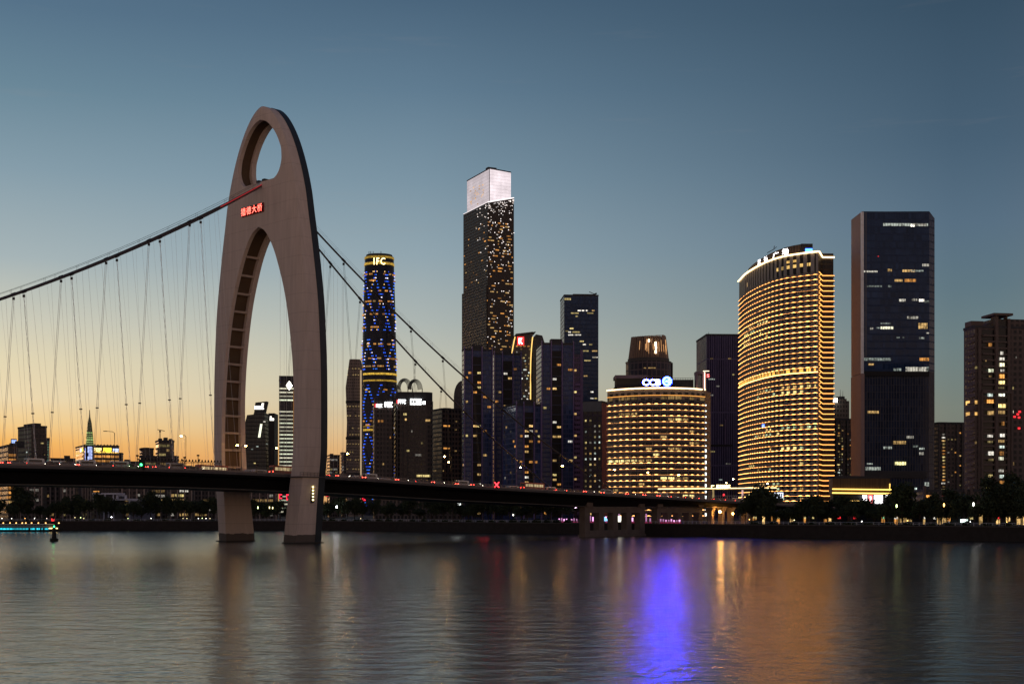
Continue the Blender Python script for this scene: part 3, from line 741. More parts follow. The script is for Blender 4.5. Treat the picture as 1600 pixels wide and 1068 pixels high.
def far_landmarks():
    # ---- mall and spire
    D = 1100; b = Bld('shopping_mall', 'low wide mall glowing orange with gold and blue signs behind the green spire', D, 118, 131, 186, 697, 14, 'mall'); b.body(FC['brown'])
    zt = b.H; nb = 14
    for row, (zz, h, m) in enumerate([(-5.2, 1.6, emi((1, .6, .12), 1.1, .5)), (-9, 2.0, emi(ORANGE, .8, .6)), (-12.6, 1.6, emi(ORANGE, .6, .7)), (-16, 1.4, emi(ORANGE, .45, .7)), (-19.4, 1.6, emi(ORANGE, .4, .7))]):
        for f, W in (('R', b.wr), ('L', b.wl)):
            n = 8 if f == 'R' else 5
            for i in range(n): b.wins.append((b.panel(f, W*i/n+.25, W*(i+1)/n-.25, zt+zz, zt+zz+h), m))
    b.done()
    glyph_row(b.root, b.wr*.26, b.wr*.5, -.5, zt-4.1, zt-1.0, 3, emi(YEL, 2.2), 'sign_lettering'); glyph_row(b.root, b.wr*.55, b.wr*.78, -.5, zt-4.3, zt-.8, 4, emi((1, .7, .05), 3), 'sign_lettering'); glyph_row(b.root, b.wr*.82, b.wr*.99, -.5, zt-4, zt-1.3, 4, emi((.55, .65, 1), 2.2), 'sign_lettering')
    glyph_row(b.root, 2, 6.5, -.5, zt-4.0, zt-1.2, 2, emi((1, .7, .05), 2.2), 'sign_lettering', 'y'); glyph_row(b.root, 10, 16, -.5, zt-4.0, zt-1.2, 2, emi((.8, .8, 1), 2), 'sign_lettering', 'y')
    rf = MB()
    for i in range(11): rf.tube([(b.wr*(i+.5)/11-1.6, 2, zt+.4), (b.wr*(i+.5)/11, 2, zt+2.0), (b.wr*(i+.5)/11+1.6, 2, zt+.4)], .35, 4)
    rf.build('roof_trim', M['steel'], b.root)
    D = 1000; root = thing('spire_tower', 'slender tower with a green lit spire and vertical blue signs in front of the mall', 'tower', (wx(140, D), D, GZ), R(22))
    h = D/F; z0 = wz(696, D)-GZ; sq = lambda r: [(-r, -r), (r, -r), (r, r), (-r, r)]
    MB().prism(sq(3.0), 0, z0).build('shaft', M['dark'], root)
    MB().frustum([(sq(2.7), z0), (sq(2.3), z0+7), (sq(1.4), z0+17), (sq(.5), z0+21.5), (sq(.18), z0+27)]).build('spire', facade('spire_green', (.12, .2, .08), (.3, .33, .18), 2.2, 1.0, .3, .3), root)
    for k in range(6):
        r = 2.75-.12*k; MB().prism(sq(r), z0+.5+k*1.75, z0+1.3+k*1.75).build('light_band', emi((.55, .8, .25), .5+.12*(k % 3), .5), root)
    glyph_row_v(root, 'y', -3.12, -1.6, 1.6, z0-13.5, z0-1.5, 6, emi((.35, .45, 1), 1.3)); glyph_row_v(root, 'x', -3.12, -1.6, 1.6, z0-15, z0-.5, 6, emi((.45, .55, 1), 1.5))
    MB().box(-4.4, -3.1, -3.6, -2.4, z0-17.2, z0-15.4).build('sign_board', emi(RED, 1.5), root)

    # ---- pale faceted tower
    D = 1700; root = thing('faceted_tower', 'pale stone tower with folded facets and rows of tiny yellow lights beside the blue tower', 'tower', (wx(552, D), D, GZ), 0)
    k = D/F; H = wz(561, D)-GZ
    def pl(l, r, dep): return [(l*k, 0), (0, -7*k*.4), (r*k, 0), (r*k, dep), (l*k, dep)]
    rings = [(pl(-10, 12, 22), 0), (pl(-11.5, 12, 22), H*.18), (pl(-11.5, 12, 22), H*.42), (pl(-10, 12, 22), H*.6), (pl(-12, 12, 22), H*.82), (pl(-8, 12, 22), H*.94), (pl(-6, 10, 20), H)]
    MB().frustum(rings).build('facade', facade('pale_stone', (.10, .085, .075), (.27, .215, .185), 4, 2.6, .45, .35, .5), root)
    it = []
    for zf in (.06, .1, .16, .2, .3, .36, .41, .46, .52, .56, .64, .7, .9, .94):
        for q in range(5):
            if random.random() < .75: x = (-9+q*4.4+random.uniform(-.4, .4))*k; it.append((MB().box(x-.7, x+.7, -5.4-.0, -.2, H*zf, H*zf+1.2), emi(YEL, 1.8)))
    many(root, 'lit_window', [(MB().box(x[0].v[0][0], x[0].v[1][0], -(1-abs(x[0].v[0][0]+.7)/(11*k))*7*k*.4-.9, .1, x[0].v[0][2], x[0].v[4][2] if len(x[0].v) > 4 else x[0].v[2][2]), x[1]) for x in it])
    for zf in (.26, .49, .72): MB().prism([(-11.8*k, -.3), (0, -7*k*.4-.5), (12.2*k, -.3), (12.2*k, 5), (-11.8*k, 5)], H*zf, H*zf+3.2).build('refuge_floor', M['dark'], root)
    MB().tube([(12*k, -1, 4), (12*k, -1, H*.93)], .9, 5).build('edge_light', emi((1, .72, .42), .5), root)

    # ---- the round tapering tower covered in blue lights
    D = 2200; k = D/F; root = thing('round_tower', 'tall round tapering tower covered in blue lights with gold bands and golden letters on top', 'tower', (wx(590, D), D+30, GZ), 0)
    H = wz(397, D)-GZ; rad = smooth_tab([(0, 25.5*k), (H*.2, 27*k), (H*.45, 27.6*k), (H*.7, 26*k), (H*.88, 24.2*k), (H, 22.6*k)])
    zz = [H*i/44 for i in range(45)]
    rot = .5
    ta = .035
    def pt(phi, z, o=0):
        r = rad(z)*(1+ta*math.cos(3*(phi+rot)))+o; return (r*math.cos(phi), r*math.sin(phi), z)
    MB().frustum([(ring(rad(z), 60, ta, rot), z) for z in zz]).build('facade', facade('night_blue_glass', (.012, .018, .04), (.02, .022, .035), 4.2, 3, .25, .12, .1, diag=22), root, smooth=40)
    blue = [emi((.02, .12, 1), 2.2), emi((.03, .2, 1), 1.5), emi((.01, .06, .8), 1.3)]; wh = [emi((.9, .85, 1), 2.2), emi(WARM, 2)]
    dots = []; fl = 5.4; nz = int(H/fl); nd = 8
    for f in range(3, nz-4):
        z = f*fl
        if any(abs(z-H*q) < 4.6 for q in (.125, .325, .515, .54, .69)): continue
        for j in range(nd):
            for sg in (1, -1):
                ph = 2*math.pi*j/nd + sg*z*.0109 + .2
                for q in (-.04, .04):
                    p2 = (ph+q) % (2*math.pi)
                    if not (math.pi*1.03 < p2 < math.pi*1.97): continue
                    if random.random() < .14: continue
                    low = z < H*.52
                    m = random.choice(wh) if random.random() < (.05 if low else .22) else random.choice(blue)
                    c = pt(p2, z, .5); dots.append((MB().box(c[0]-.62, c[0]+.62, c[1]-.4, c[1]+.4, z-.6, z+.6), m))
    random.shuffle(dots); many(root, 'led_light', dots)
    for q, hh, s in ((.125, 3.2, 1.0), (.14, 1.6, .9), (.325, 3.2, 1.0), (.34, 1.6, .9), (.515, 2.6, 1.3), (.54, 3.2, 1.3), (.965, 4, 1.2), (.99, 3.5, .8)):
        MB().frustum([(ring(rad(H*q)+.7, 60, ta, rot), H*q), (ring(rad(H*q+hh)+.7, 60, ta, rot), H*q+hh)]).build('gold_band', emi((1, .60, .07), s*.75, .8), root)
    rg = []
    for q, n in ((.6, 14), (.57, 10), (.36, 10), (.82, 8), (.925, 9), (.9, 6), (.655, 12), (.77, 6), (.86, 6), (.72, 7), (.345, 9), (.14, 6), (.48, 5)):
        for i in range(n):
            ph = math.pi*random.uniform(1.08, 1.92); c = pt(ph, H*q, .6); rg.append((MB().box(c[0]-2.2, c[0]+2.2, c[1]-.4, c[1]+.4, H*q, H*q+2.3), random.choice(wO)))
    many(root, 'lit_window', rg)
    t = text_mesh('IFC', 18*k, 11*k, emi((1, .70, .25), 5), 1, .012, 1.25); obj('sign_lettering', t, root, (wx(592.5, D)-wx(590, D), -rad(H)-2.0, H*.975))
    MB().frustum([(ring(rad(H)*.93, 60, ta, rot), H), (ring(rad(H)*.9, 60, ta, rot), H+3.5)]).build('roof', M['roof'], root)
    mm = MB(); 
    for x in (-16, -13, -9, 4): mm.tube([(x, -14, H+3), (x, -14, H+8)], .5, 4)
    mm.build('roof_mast', M['steel'], root)

    # ---- the tallest tower with its bright crown
    D = 1985; b = Bld('skyscraper', 'tallest skyscraper, dark with white sparkling dots and a floodlit white crown', D, 724, 762, 803, 316, 26, 'skyscraper'); k = D/F
    body = facade('bronze_glass', (.035, .03, .028), (.07, .058, .052), 4.5, 2.0, .3, .3, .22, dv=.4)
    w, l, H = b.wr, b.wl, b.H; slope = -(wz(333, D*1.012)-wz(316, D))
    mb = MB(); P = [(0, 0), (w, 0), (w, l), (0, l)]; tops = [H, H+slope, H+slope, H]
    mb.prism(P, 0, H, top=tops, cap=False); mb.face([(*p, t) for p, t in zip(P, tops)], None, 0); mb.build('facade', body, b.root)
    mb = MB(); hl = wz(445, D)-GZ; mb.prism([(-1.2, 2), (0.1, 2), (.1, l+2), (-1.2, l+2)], 0, hl); mb.prism([(0, l), (w, l), (w, l+3), (-1.2, l+3)], 0, hl, u0=3); mb.build('lower_wing', body, b.root)
    # crown: floodlight put into its walls as glow, weaker on the left face
    x0, y0 = -2.0+6, 2.0; cw, cl = w-8, l-7; cz = wz(262, D)-GZ; lh = wz(278, D*1.03)-GZ
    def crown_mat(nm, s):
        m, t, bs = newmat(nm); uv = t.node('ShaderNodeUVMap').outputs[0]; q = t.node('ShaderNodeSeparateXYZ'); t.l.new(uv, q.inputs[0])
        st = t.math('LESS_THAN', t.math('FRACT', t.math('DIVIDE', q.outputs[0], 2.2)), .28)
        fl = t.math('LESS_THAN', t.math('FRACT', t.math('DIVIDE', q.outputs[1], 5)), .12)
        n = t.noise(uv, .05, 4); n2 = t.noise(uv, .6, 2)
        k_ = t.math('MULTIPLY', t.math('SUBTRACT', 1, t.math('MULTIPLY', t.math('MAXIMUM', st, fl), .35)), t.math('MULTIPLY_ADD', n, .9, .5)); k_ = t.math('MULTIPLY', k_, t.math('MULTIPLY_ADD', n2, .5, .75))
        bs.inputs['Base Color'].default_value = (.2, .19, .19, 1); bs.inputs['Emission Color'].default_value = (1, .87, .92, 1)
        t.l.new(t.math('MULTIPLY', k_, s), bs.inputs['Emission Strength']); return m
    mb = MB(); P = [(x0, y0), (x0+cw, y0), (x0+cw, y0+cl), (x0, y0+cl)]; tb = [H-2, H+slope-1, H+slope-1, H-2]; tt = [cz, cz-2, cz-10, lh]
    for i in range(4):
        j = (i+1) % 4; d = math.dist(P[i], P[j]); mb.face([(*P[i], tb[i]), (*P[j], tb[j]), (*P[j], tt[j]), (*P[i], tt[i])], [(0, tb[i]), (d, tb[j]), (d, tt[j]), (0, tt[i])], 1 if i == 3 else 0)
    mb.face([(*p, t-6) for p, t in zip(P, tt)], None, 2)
    mb.build('crown', [crown_mat('crown_floodlit', 1.05), crown_mat('crown_floodlit_dim', .62), M['roof']], b.root)
    rm = MB(); e = .9
    for i in range(4):
        j = (i+1) % 4; rm.tube([(*P[i], tt[i]), (*P[j], tt[j])], e, 4)
    for i in (0,): rm.tube([(*P[i], tb[i]), (*P[i], tt[i])], .5, 4)
    rm.build('crown_rim', M['steel'], b.root)
    MB().box(x0+2, x0+16, y0+9, y0+18, cz-8, cz+4.5).build('plant_room', M['roof'], b.root)
    ed = MB(); ed.tube([(0, 0, H+.3), (w, 0, H+slope+.3)], .8, 4); ed.tube([(0, l, H+.3), (0, 0, H+.3)], .35, 4); ed.build('terrace_light', emi((1, .9, .9), 1.4), b.root)
    for f, W, n in (('R', w, 95), ('L', l, 60)):
        b.lit(f, n, 4.5, 2.1, H*.5, H*.95, [emi(ORANGE, .85, .6), emi(WARM, .6, .7), emi(ORANGE, .5, .7)], run=(1, 3), hfrac=.36)
    b.lit('R', 8, 4.5, 3.0, H*.1, H*.5, wC+wDim, run=(1, 4), hfrac=.4); b.lit('L', 5, 4.5, 3.0, H*.3, H*.5, wDim, run=(1, 3), hfrac=.4)
    cl_w = []
    for i in range(22):
        u = random.uniform(.15, .85)*cl; z = random.uniform(H+6, H+40); cl_w.append((MB().box(x0-.4, x0+.1, y0+u, y0+u+random.uniform(2, 5), z, z+1.6), emi((1, .6, .3), .7, .5)))
    b.wins += cl_w; b.done()
    dots = []; dm = [emi((1, .9, .85), 2.4), emi((1, .85, .75), 1.3), emi((1, .92, .9), .8)]
    for i in range(330):
        q = random.random()**2.7; u = random.random(); z = (H+slope*u)*(1-q*.93)-3
        if random.random() < .8: s = .42; mbx = MB().box(u*w-s, u*w+s, -.7, .05, z-s, z+s)
        else: 
            if q > .35 or u > .5: continue
            s = .4; z = H*(1-q*.9)-3; mbx = MB().box(-.7, .05, u*l-s, u*l+s, z-s, z+s)
        dots.append((mbx, random.choice(dm)))
    many(b.root, 'led_light', dots)

    # ---- ornate block with pipe arches on the roof
    D = 900; k = D/F; root = thing('office_building', 'brown office block with rounded corners, white lit signs and arched steel pipes on its roof', 'building', (wx(630, D), D, GZ), R(8))
    H = wz(626, D)-GZ
    def rr(x0, x1, y0, y1, r, n=6):
        out = []
        for cx, cy, a in ((x1-r, y0+r, -90), (x1-r, y1-r, 0), (x0+r, y1-r, 90), (x0+r, y0+r, 180)):
            for i in range(n+1): out.append((cx+r*math.cos(R(a+90*i/n)), cy+r*math.sin(R(a+90*i/n))))
        return out
    fm = FC['grey']
    MB().prism(rr(-19.5, -6.0, 1.5, 26, 2.5), 0, H-2).build('facade', fm, root, smooth=30)
    MB().prism(rr(-5.0, 20.5, -2.5, 26, 5), 0, H).build('facade', FC['brown'], root, smooth=30)
    for q in (-18.5, -15.5, -12.5, -9.5, -6.4, -4.0, -.5, 2.5): MB().box(q-.25, q+.25, -3.1 if q > -5 else 1.0, 1.6, 0, H-6).build('pier', M['conc_dark'], root)
    MB().prism(rr(-4.6, 20.1, -2.1, 25, 5), H, H+6.0).build('crown', M['roof'], root, smooth=30)
    MB().prism(rr(-19, -6.5, 2, 25, 2.5), H-2, H+2.2).build('crown', M['roof'], root, smooth=30)
    for cx, r, yy in ((-13.5, 4.2, 6), (-1.2, 4.6, 4)):
        mb = MB(); mb.face([(cx+r*math.cos(R(a)), yy-6.5, H+r*1.2*math.sin(R(a))+.0) for a in range(0, 181, 15)]); 
        rows = [[(cx+r*math.cos(R(a)), y, H+r*1.2*math.sin(R(a))) for a in range(0, 181, 15)] for y in (yy-6.5, yy+6)]; mb.grid(rows); mb.build('gable', M['roof'], root, smooth=30)
    for cx, r in ((1.5, 5.2), (8.6, 4.9), (-5.5, 4.8), (-11.5, 4.4)):
        mb = MB()
        for j in range(6): mb.tube([(cx+r*(1-j*.1)*math.cos(R(a)), 8+j*1.6, H+5.5+(r*1.35-j*.25)*math.sin(R(a))+(3.5 if cx > 0 else 0)) for a in range(0, 181, 15)], .2, 5)
        for a in (0, 180): mb.tube([(cx+r*math.cos(R(a)), 8, H), (cx+r*math.cos(R(a)), 8, H+6+(3.5 if cx > 0 else 0))], .3, 5)
        mb.build('pipe_arch', M['steel'], root, smooth=50)
    sw = emi((.95, 1, 1), 7)
    glyph_row(root, 4.5, 12.2, -2.75, H-2.6, H+1.2, 4, sw, 'sign_lettering'); glyph_row(root, 13, 15.0, -2.4, H-2.3, H-.3, 1, sw, 'sign_lettering')
    glyph_row(root, -3.6, 1.6, -2.75, H-2.0, H+.6, 4, sw, 'sign_lettering'); glyph_row(root, -12.4, -7.0, 1.2, H-4.2, H-.8, 4, sw, 'sign_lettering'); glyph_row(root, -18.2, -14.2, 1.2, H-4.4, H-2.2, 4, sw, 'sign_lettering')
    for x, y, zz in ((-4.4, -2.8, H-1.9), (-19, 1.2, H-4.3)): MB().box(x, x+.9, y-.15, y+.15, zz, zz+2.2).build('logo_light', emi(RED, 4), root)
    it = []
    for x, dz, w in ((-15, 13, 1.5), (-17, 13, 1), (0, 8.5, 2.4), (1, 12, 1.5), (15, 12.5, 3), (8, 36, 4), (9, 50, 9), (-14, 42, 1.2), (5, 20, 1), (12, 28, 1.2), (-9, 24, .9), (2, 33, 2), (14, 60, 3), (-12, 60, 3.5), (-3, 62, 2), (10, 66, 5)):
        it.append((MB().box(x, x+w, (-2.9 if x > -5 else 1.1), (-2.4 if x > -5 else 1.6), H-dz-1.4, H-dz), random.choice(wW+wDim)))
    many(root, 'lit_window', it)

def glyph_row_v(root, face, p, a, b, z0, z1, n, mat):
    h = (z1-z0)/n; mb = MB()
    for k in range(n):
        for u0, u1, v0, v1 in ((0, .2, 0, .85), (.2, 1, .62, .85), (.2, 1, .3, .48), (.2, 1, 0, .16), (.8, 1, .16, .62)):
            if (k+int(u0*10)) % 5 == 3: continue
            lo, hi, q0, q1 = a+(b-a)*u0, a+(b-a)*u1, z0+(k+v0)*h, z0+(k+v1)*h
            if face == 'x': mb.box(lo, hi, p-.12, p+.12, q0, q1)
            else: mb.box(p-.12, p+.12, lo, hi, q0, q1)
    mb.build('sign_lettering', mat, root)

def midtown():
    b = Bld('apartment_tower', 'brown residential tower with an orange lit bay, right of the pipe-arched block', 930, 672, 690, 721, 640, 25, 'tower'); b.body(FC['brown']); b.box('penthouse', M['roof'], b.wr*.2, b.wr*.55, 3, 10, b.H, b.H+1.8)
    b.fins('R', [b.wr*q for q in (.02, .3, .5, .98)], 0, b.H, M['conc_dark'], .7, .7, 'pier')
    for y in (665, 700): b.win(698, y, 10, 2.5, wO[0]); 
    for x, y in ((713, 658), (712, 671), (712, 704), (684, 693), (680, 735), (692, 735), (676, 735)): b.win(x, y, 3, 2, wDim[0])
    b.done()
    # curved dark top behind
    D = 1010; k = D/F; root = thing('curved_tower', 'dark tower with a curved shoulder leaning against the leftmost blue tower', 'tower', (wx(709, D), D, GZ), 0)
    H = wz(594, D)-GZ; prof = [(0, 0), (16*k, 0), (16*k, H)]+[(14*k-14*k*math.sin(R(a)), H-26*k*(1-math.cos(R(a)))) for a in (15, 30, 45, 60, 75, 90)]
    mb = MB(); mb.face([(x, 0, z) for x, z in prof], prof); mb.face([(x, 18, z) for x, z in reversed(prof)])
    for i in range(len(prof)): (x0, z0), (x1, z1) = prof[i], prof[(i+1) % len(prof)]; mb.face([(x0, 0, z0), (x0, 18, z0), (x1, 18, z1), (x1, 0, z1)])
    mb.build('facade', FC['glass'], root)
    MB().box(2, 6, -.3, .1, H*.4, H*.4+2).build('lit_window', wDim[0], root)
    # navy residential towers
    def navy(lab, D, pl, pc, pr, yt, th, n, bays, mat='navy', mast=True):
        b = Bld('apartment_tower', lab, D, pl, pc, pr, yt, th, 'tower'); b.body(FC[mat])
        vi = solid('violet_fin', (.17, .13, .30), .5)
        b.fins('R', [b.wr*q for q in bays], 0, b.H+2.5, vi, .6, .9)
        zs = [3.1*i+6 for i in range(int((b.H-8)/3.1))]
        for i in range(len(bays)-1):
            if i % 2: 
                b.box('recess', M['black'], b.wr*bays[i]+.5, b.wr*bays[i+1]-.5, -.22, .05, 2, b.H-4)
                for z in zs[::2]: MB().box(b.wr*bays[i]+.5, b.wr*bays[i+1]-.5, -.7, -.225, z, z+.7).build('balcony', solid('navy_rail', (.03, .04, .075), .4) if 'navy_rail' not in M else M['navy_rail'], b.root)
        for i in range(len(bays)-1):
            wd = b.wr*(bays[i+1]-bays[i])-1.2
            b.lit('R', n if i % 2 else n//3, 3.1, wd/2.001, 3, b.H-6, wW+wO[:2], u0=b.wr*bays[i]+.6, u1=b.wr*bays[i+1]-.6, run=(1, 1), hfrac=.42)
        bb = b.wins; b.wins = [(MB(), 0)]*0
        for mb, m in bb:
            mb.v = [(x, y-.25, z) for x, y, z in mb.v]; b.wins.append((mb, m))
        b.lit('L', n//2, 3.1, 2.6, 3, b.H-6, wW+wDim, run=(1, 1), hfrac=.42)
        b.done(); b.box('plant_room', M['roof'], b.wr*.3, b.wr*.65, 2, 9, b.H+.36, b.H+4)
        for q in (.02, .95): b.mast(b.wr*q, .3, 5)
        return b
    M['navy_rail'] = solid('navy_rail', (.03, .04, .075), .4)
    navy('leftmost navy residential tower in front of the tallest skyscraper', 850, 722, 725, 770, 547, 8, 15, (.01, .28, .62, .98))
    navy('dark teal residential tower with orange lit rooms just right of the leftmost navy tower', 885, 769, 772, 815, 554, 8, 14, (.01, .3, .68, .98))
    navy('short navy block with bright rooms in front, below the building with the red sign', 800, 786, 806, 846, 633, 20, 16, (.01, .3, .7, .98))
    navy('widest navy tower with violet fins and many yellow rooms, right of the red sign', 860, 838, 846, 897, 538, 6, 15, (.01, .3, .63, .98), 'navy')
    D = 868; root = thing('apartment_tower', 'violet tower with a sawtooth right edge behind the widest navy tower', 'tower', (wx(896, D), D, GZ), R(6)); H = wz(553, D)-GZ
    MB().box(0, 6.2, 0, 18, 0, H).build('facade', FC['violet'], root)
    vi = solid('violet_balcony', (.16, .12, .28), .6)
    for i in range(int(H/3.1)-6): MB().box(.8, 4.2, -.9, .04, 4+i*3.1, 5.7+i*3.1).build('balcony', vi, root)
    MB().box(4.4, 6.25, -.5, .03, 0, H+3).build('fin', solid('violet_wall', (.13, .095, .22), .6), root)
    for i in range(7): MB().box(.2, 1.9, -1.0, -.2, 12+i*14.2, 13.2+i*14.2).build('lit_window', wW[i % 3], root)
    # building with curved golden outline and red sign
    D = 1190; k = D/F; root = thing('office_tower', 'dark tower with curved golden outline and a square red sign at its top', 'tower', (wx(800, D), D, GZ), R(5))
    Z = lambda y: wz(y, D)-GZ; Xp = lambda p: (p-800)*k
    def cur(p0, p1, y): # the shoulder bows inward towards the top
        t = min(1, max(0, (y-521)/60)); return p0+(p1-p0)*(1-(1-t)**2)
    ys = [521, 526, 533, 542, 552, 565, 580, 600, 800]
    mb = MB(); lft = [(Xp(cur(806, 798, y)), Z(y)) for y in ys]; rgt = [(Xp(cur(833, 829, y)), Z(y)-(0 if y > 521 else -2)) for y in ys]
    poly = lft[::-1]+rgt; poly = [(x, max(0, z)) for x, z in poly]
    mb.face([(x, 0, z) for x, z in poly[::-1]], poly[::-1]); 
    for i in range(len(poly)): (x0, z0), (x1, z1) = poly[i], poly[(i+1) % len(poly)]; mb.face([(x1, 0, z1), (x0, 0, z0), (x0, 24, z0), (x1, 24, z1)])
    mb.build('facade', facade('lattice_glass', (.05, .05, .05), (.12, .1, .09), 4.2, 2.6, .2, .12), root)
    mb = MB(); pr = [(Xp(833), 0), (Xp(858), 0), (Xp(857), Z(560)), (Xp(852), Z(535)), (Xp(848), Z(523)), (Xp(838), Z(521)), (Xp(833), Z(527))]
    mb.face([(x, 2, z) for x, z in pr], pr)
    for i in range(len(pr)): (x0, z0), (x1, z1) = pr[i], pr[(i+1) % len(pr)]; mb.face([(x0, 2, z0), (x0, 22, z0), (x1, 22, z1), (x1, 2, z1)])
    mb.build('side_wing', FC['glass'], root)
    gd = emi((1, .6, .16), 1.6)
    for pts in ([(Xp(cur(806, 798, y)), -.5, Z(y)) for y in ys[1:-1]], [(Xp(cur(833, 829, y)), -.5, Z(y)) for y in ys[1:-1]]+[(Xp(829), -.5, Z(650))]): MB().tube(pts, .5, 5).build('light_strip', gd, root)
    mb = MB(); mb.face([(Xp(802), -1.5, Z(525)), (Xp(837), -1.5, Z(517.5)), (Xp(837), 18, Z(517.5)), (Xp(804), 18, Z(525))]); mb.face([(Xp(802), -1.5, Z(526)), (Xp(804), 18, Z(526)), (Xp(837), 18, Z(518.6)), (Xp(837), -1.5, Z(518.6))]); mb.face([(Xp(802), -1.5, Z(526)), (Xp(837), -1.5, Z(518.6)), (Xp(837), -1.5, Z(517.5)), (Xp(802), -1.5, Z(525))]); mb.build('roof', M['roof'], root)
    MB().box(Xp(808.4), Xp(818.6), -.9, -.2, Z(539), Z(526)).build('sign_panel', emi((1, .03, .03), 2.6), root)
    t = text_mesh('K', 5.6*k, 9*k, emi((1, .95, .9), 7), .4, .03); obj('sign_lettering', t, root, (Xp(813.5), -1.15, Z(532.5)))
    it = []
    for i in range(46):
        px, py = random.uniform(804, 828), random.choice([546+4.6*j for j in range(18)]); it.append((MB().box(Xp(px), Xp(px)+1.5, -.25, .1, Z(py), Z(py)+1.2), random.choice(wDim+wC)))
    for px in (806, 812, 818, 824): it.append((MB().box(Xp(px), Xp(px)+2, -.25, .1, Z(541.5), Z(541.5)+1.2), wO[0]))
    many(root, 'lit_window', it)
    # tall dark office with lit floors
    D = 1300; b = Bld('office_tower', 'tall dark flat topped office tower with yellow lit floors behind the violet tower', D, 879.5, 881.5, 935, 462, 4, 'skyscraper', wl=36); b.body(FC['slate'])
    for x, y, w in ((905, 485, 5), (911, 485, 4), (898, 489, 12), (922, 489, 10), (901, 494, 4), (893, 513, 6), (890, 518.5, 4), (900, 518.5, 12), (892, 523, 8), (903, 523, 10), (909, 533, 6), (913, 538, 5), (923, 538, 5), (915, 548, 10), (929, 548, 8), (918, 563, 10), (930, 558, 8), (929, 558, 5), (915, 587, 6), (925, 612, 5), (925, 622, 6), (931, 622, 4), (917, 485, 3), (886, 517, 4), (927, 485, 4)): b.win(x, y, w, 1.9, random.choice([wW[2], wW[0], wC[1], wDim[1]]))
    b.win(887, 467, 10, 3, wW[2]); b.done(); b.box('crown', M['dark'], b.wr*.28, b.wr*.9, 6, 30, b.H+.36, b.H+3)
    mm = MB(); mm.tube([(b.wr*.75, 5, b.H+5), (b.wr*.9, 5, b.H+3), (b.wr*.92, 5, b.H)], .35, 4); mm.tube([(b.wr*.9, 5, b.H+2.5), (b.wr*.97, 5, b.H+3.6)], .8, 4); mm.build('cleaning_crane', M['steel'], b.root)
    # gridded office with pink side
    D = 820; b = Bld('office_building', 'gridded office block with a pink side wall just left of the gold striped curved block', D, 911, 940.5, 951, 629, 68, 'building')
    pk = solid('pink_wall', (.17, .075, .10), .7); fm = facade('deep_grid', (.015, .015, .022), (.085, .065, .085), 3.4, 3.0, .25, .24, .2)
    b.body(pk, 0, b.H-.01, matL=fm); b.box('parapet', solid('parapet_grey', (.14, .15, .16), .6), -.4, .3, .2, b.wl, b.H-5.2, b.H+.8)
    b.lit('L', 52, 3.4, 3.0, 2, b.H-9, wC+wDim+wW[:2], run=(1, 1), hfrac=.34, wfrac=.36, sill=.45); b.done()
    # round tower with louvred crown
    D = 1400; k = D/F; root = thing('round_tower', 'round stone tower with a copper louvred crown behind the gold striped curved block', 'tower', (wx(1017, D), D+25, GZ), 0)
    zb = wz(557, D)-GZ; zt = wz(520, D)-GZ; zl = zb-6*k
    MB().frustum([(ring(36*k, 40), 0), (ring(36*k, 40), zl)]).build('facade', facade('stone_grid', (.03, .03, .05), (.16, .125, .13), 7.4, 5.0, .16, .2, .4), root)
    MB().frustum([(ring(36.6*k, 40), zl), (ring(36.6*k, 40), zl+1.2*k), (ring(33*k, 40), zl+1.25*k), (ring(33*k, 40), zb)]).build('cornice', M['conc_dark'], root)
    MB().frustum([(ring(30.2*k, 40), zb), (ring(25.5*k, 40), zt-2)]).build('crown_core', solid('copper_core', (.15, .085, .05), .6), root)
    cm = [solid('copper_louvre', (.42, .28, .19), .5), solid('bronze_louvre', (.28, .20, .15), .5)]
    for i in range(48):
        a = math.pi+math.pi*(i+.5)/48; r0, r1 = 31.6*k, 27*k; a1 = a+random.uniform(-.03, .03)
        MB().tube([(r0*math.cos(a), r0*math.sin(a), zb), (r1*math.cos(a1), r1*math.sin(a1), zt-abs(math.sin(a+.6))*2)], .45, 4).build('louvre', cm[i % 2], root)
    for px, y0, y1 in ((1014.5, 529, 533), (1025, 533, 540), (1025.6, 541, 544), (1025.2, 546, 551)):
        x = wx(px, D)-wx(1017, D); MB().box(x-.9, x+.9, -31.5*k, -31*k, wz(y1, D)-GZ, wz(y0, D)-GZ).build('lamp_strip', emi((1, .72, .45), 6), root)
    for i in range(12): a = math.pi*random.uniform(1.15, 1.85); MB().tube([(31*k*math.cos(a), 31*k*math.sin(a), zb+random.uniform(2, 10)), (29.5*k*math.cos(a), 29.5*k*math.sin(a), zb+random.uniform(12, 20))], .3, 4).build('crown_light', emi((1, .5, .2), .8), root)
    for px in (1008, 1015, 1019, 1023): x = wx(px, D)-wx(1017, D); y = -math.sqrt((36*k)**2-x*x); MB().box(x-1.2, x+1.2, y-.5, y+.5, wz(575, D)-GZ, wz(573.6, D)-GZ).build('lit_window', wO[1], root)
    MB().tube([(36.5*k, -4, zl-30), (36.5*k, -4, zl)], 1.2, 6).build('riser_pipe', M['steel'], root)
    # violet tower behind
    D = 1000; b = Bld('office_tower', 'dark violet tower with thin vertical ribs left of the tall gold striped tower', D, 1101, 1104, 1158, 524, 3, 'tower', wl=40); b.body(facade('violet_ribs', (.035, .03, .075), (.13, .105, .20), 40, 1.7, .02, .38, .2))  # violet LED light put into the facade colours
    b.box('rib_panel', M['black'], b.wr*.02, b.wr*.75, -.3, .05, b.z(697), b.z(694)); b.fins('R', [b.wr*.54], b.z(694), b.z(655), solid('violet_fin2', (.16, .11, .2), .5), .8, .6)
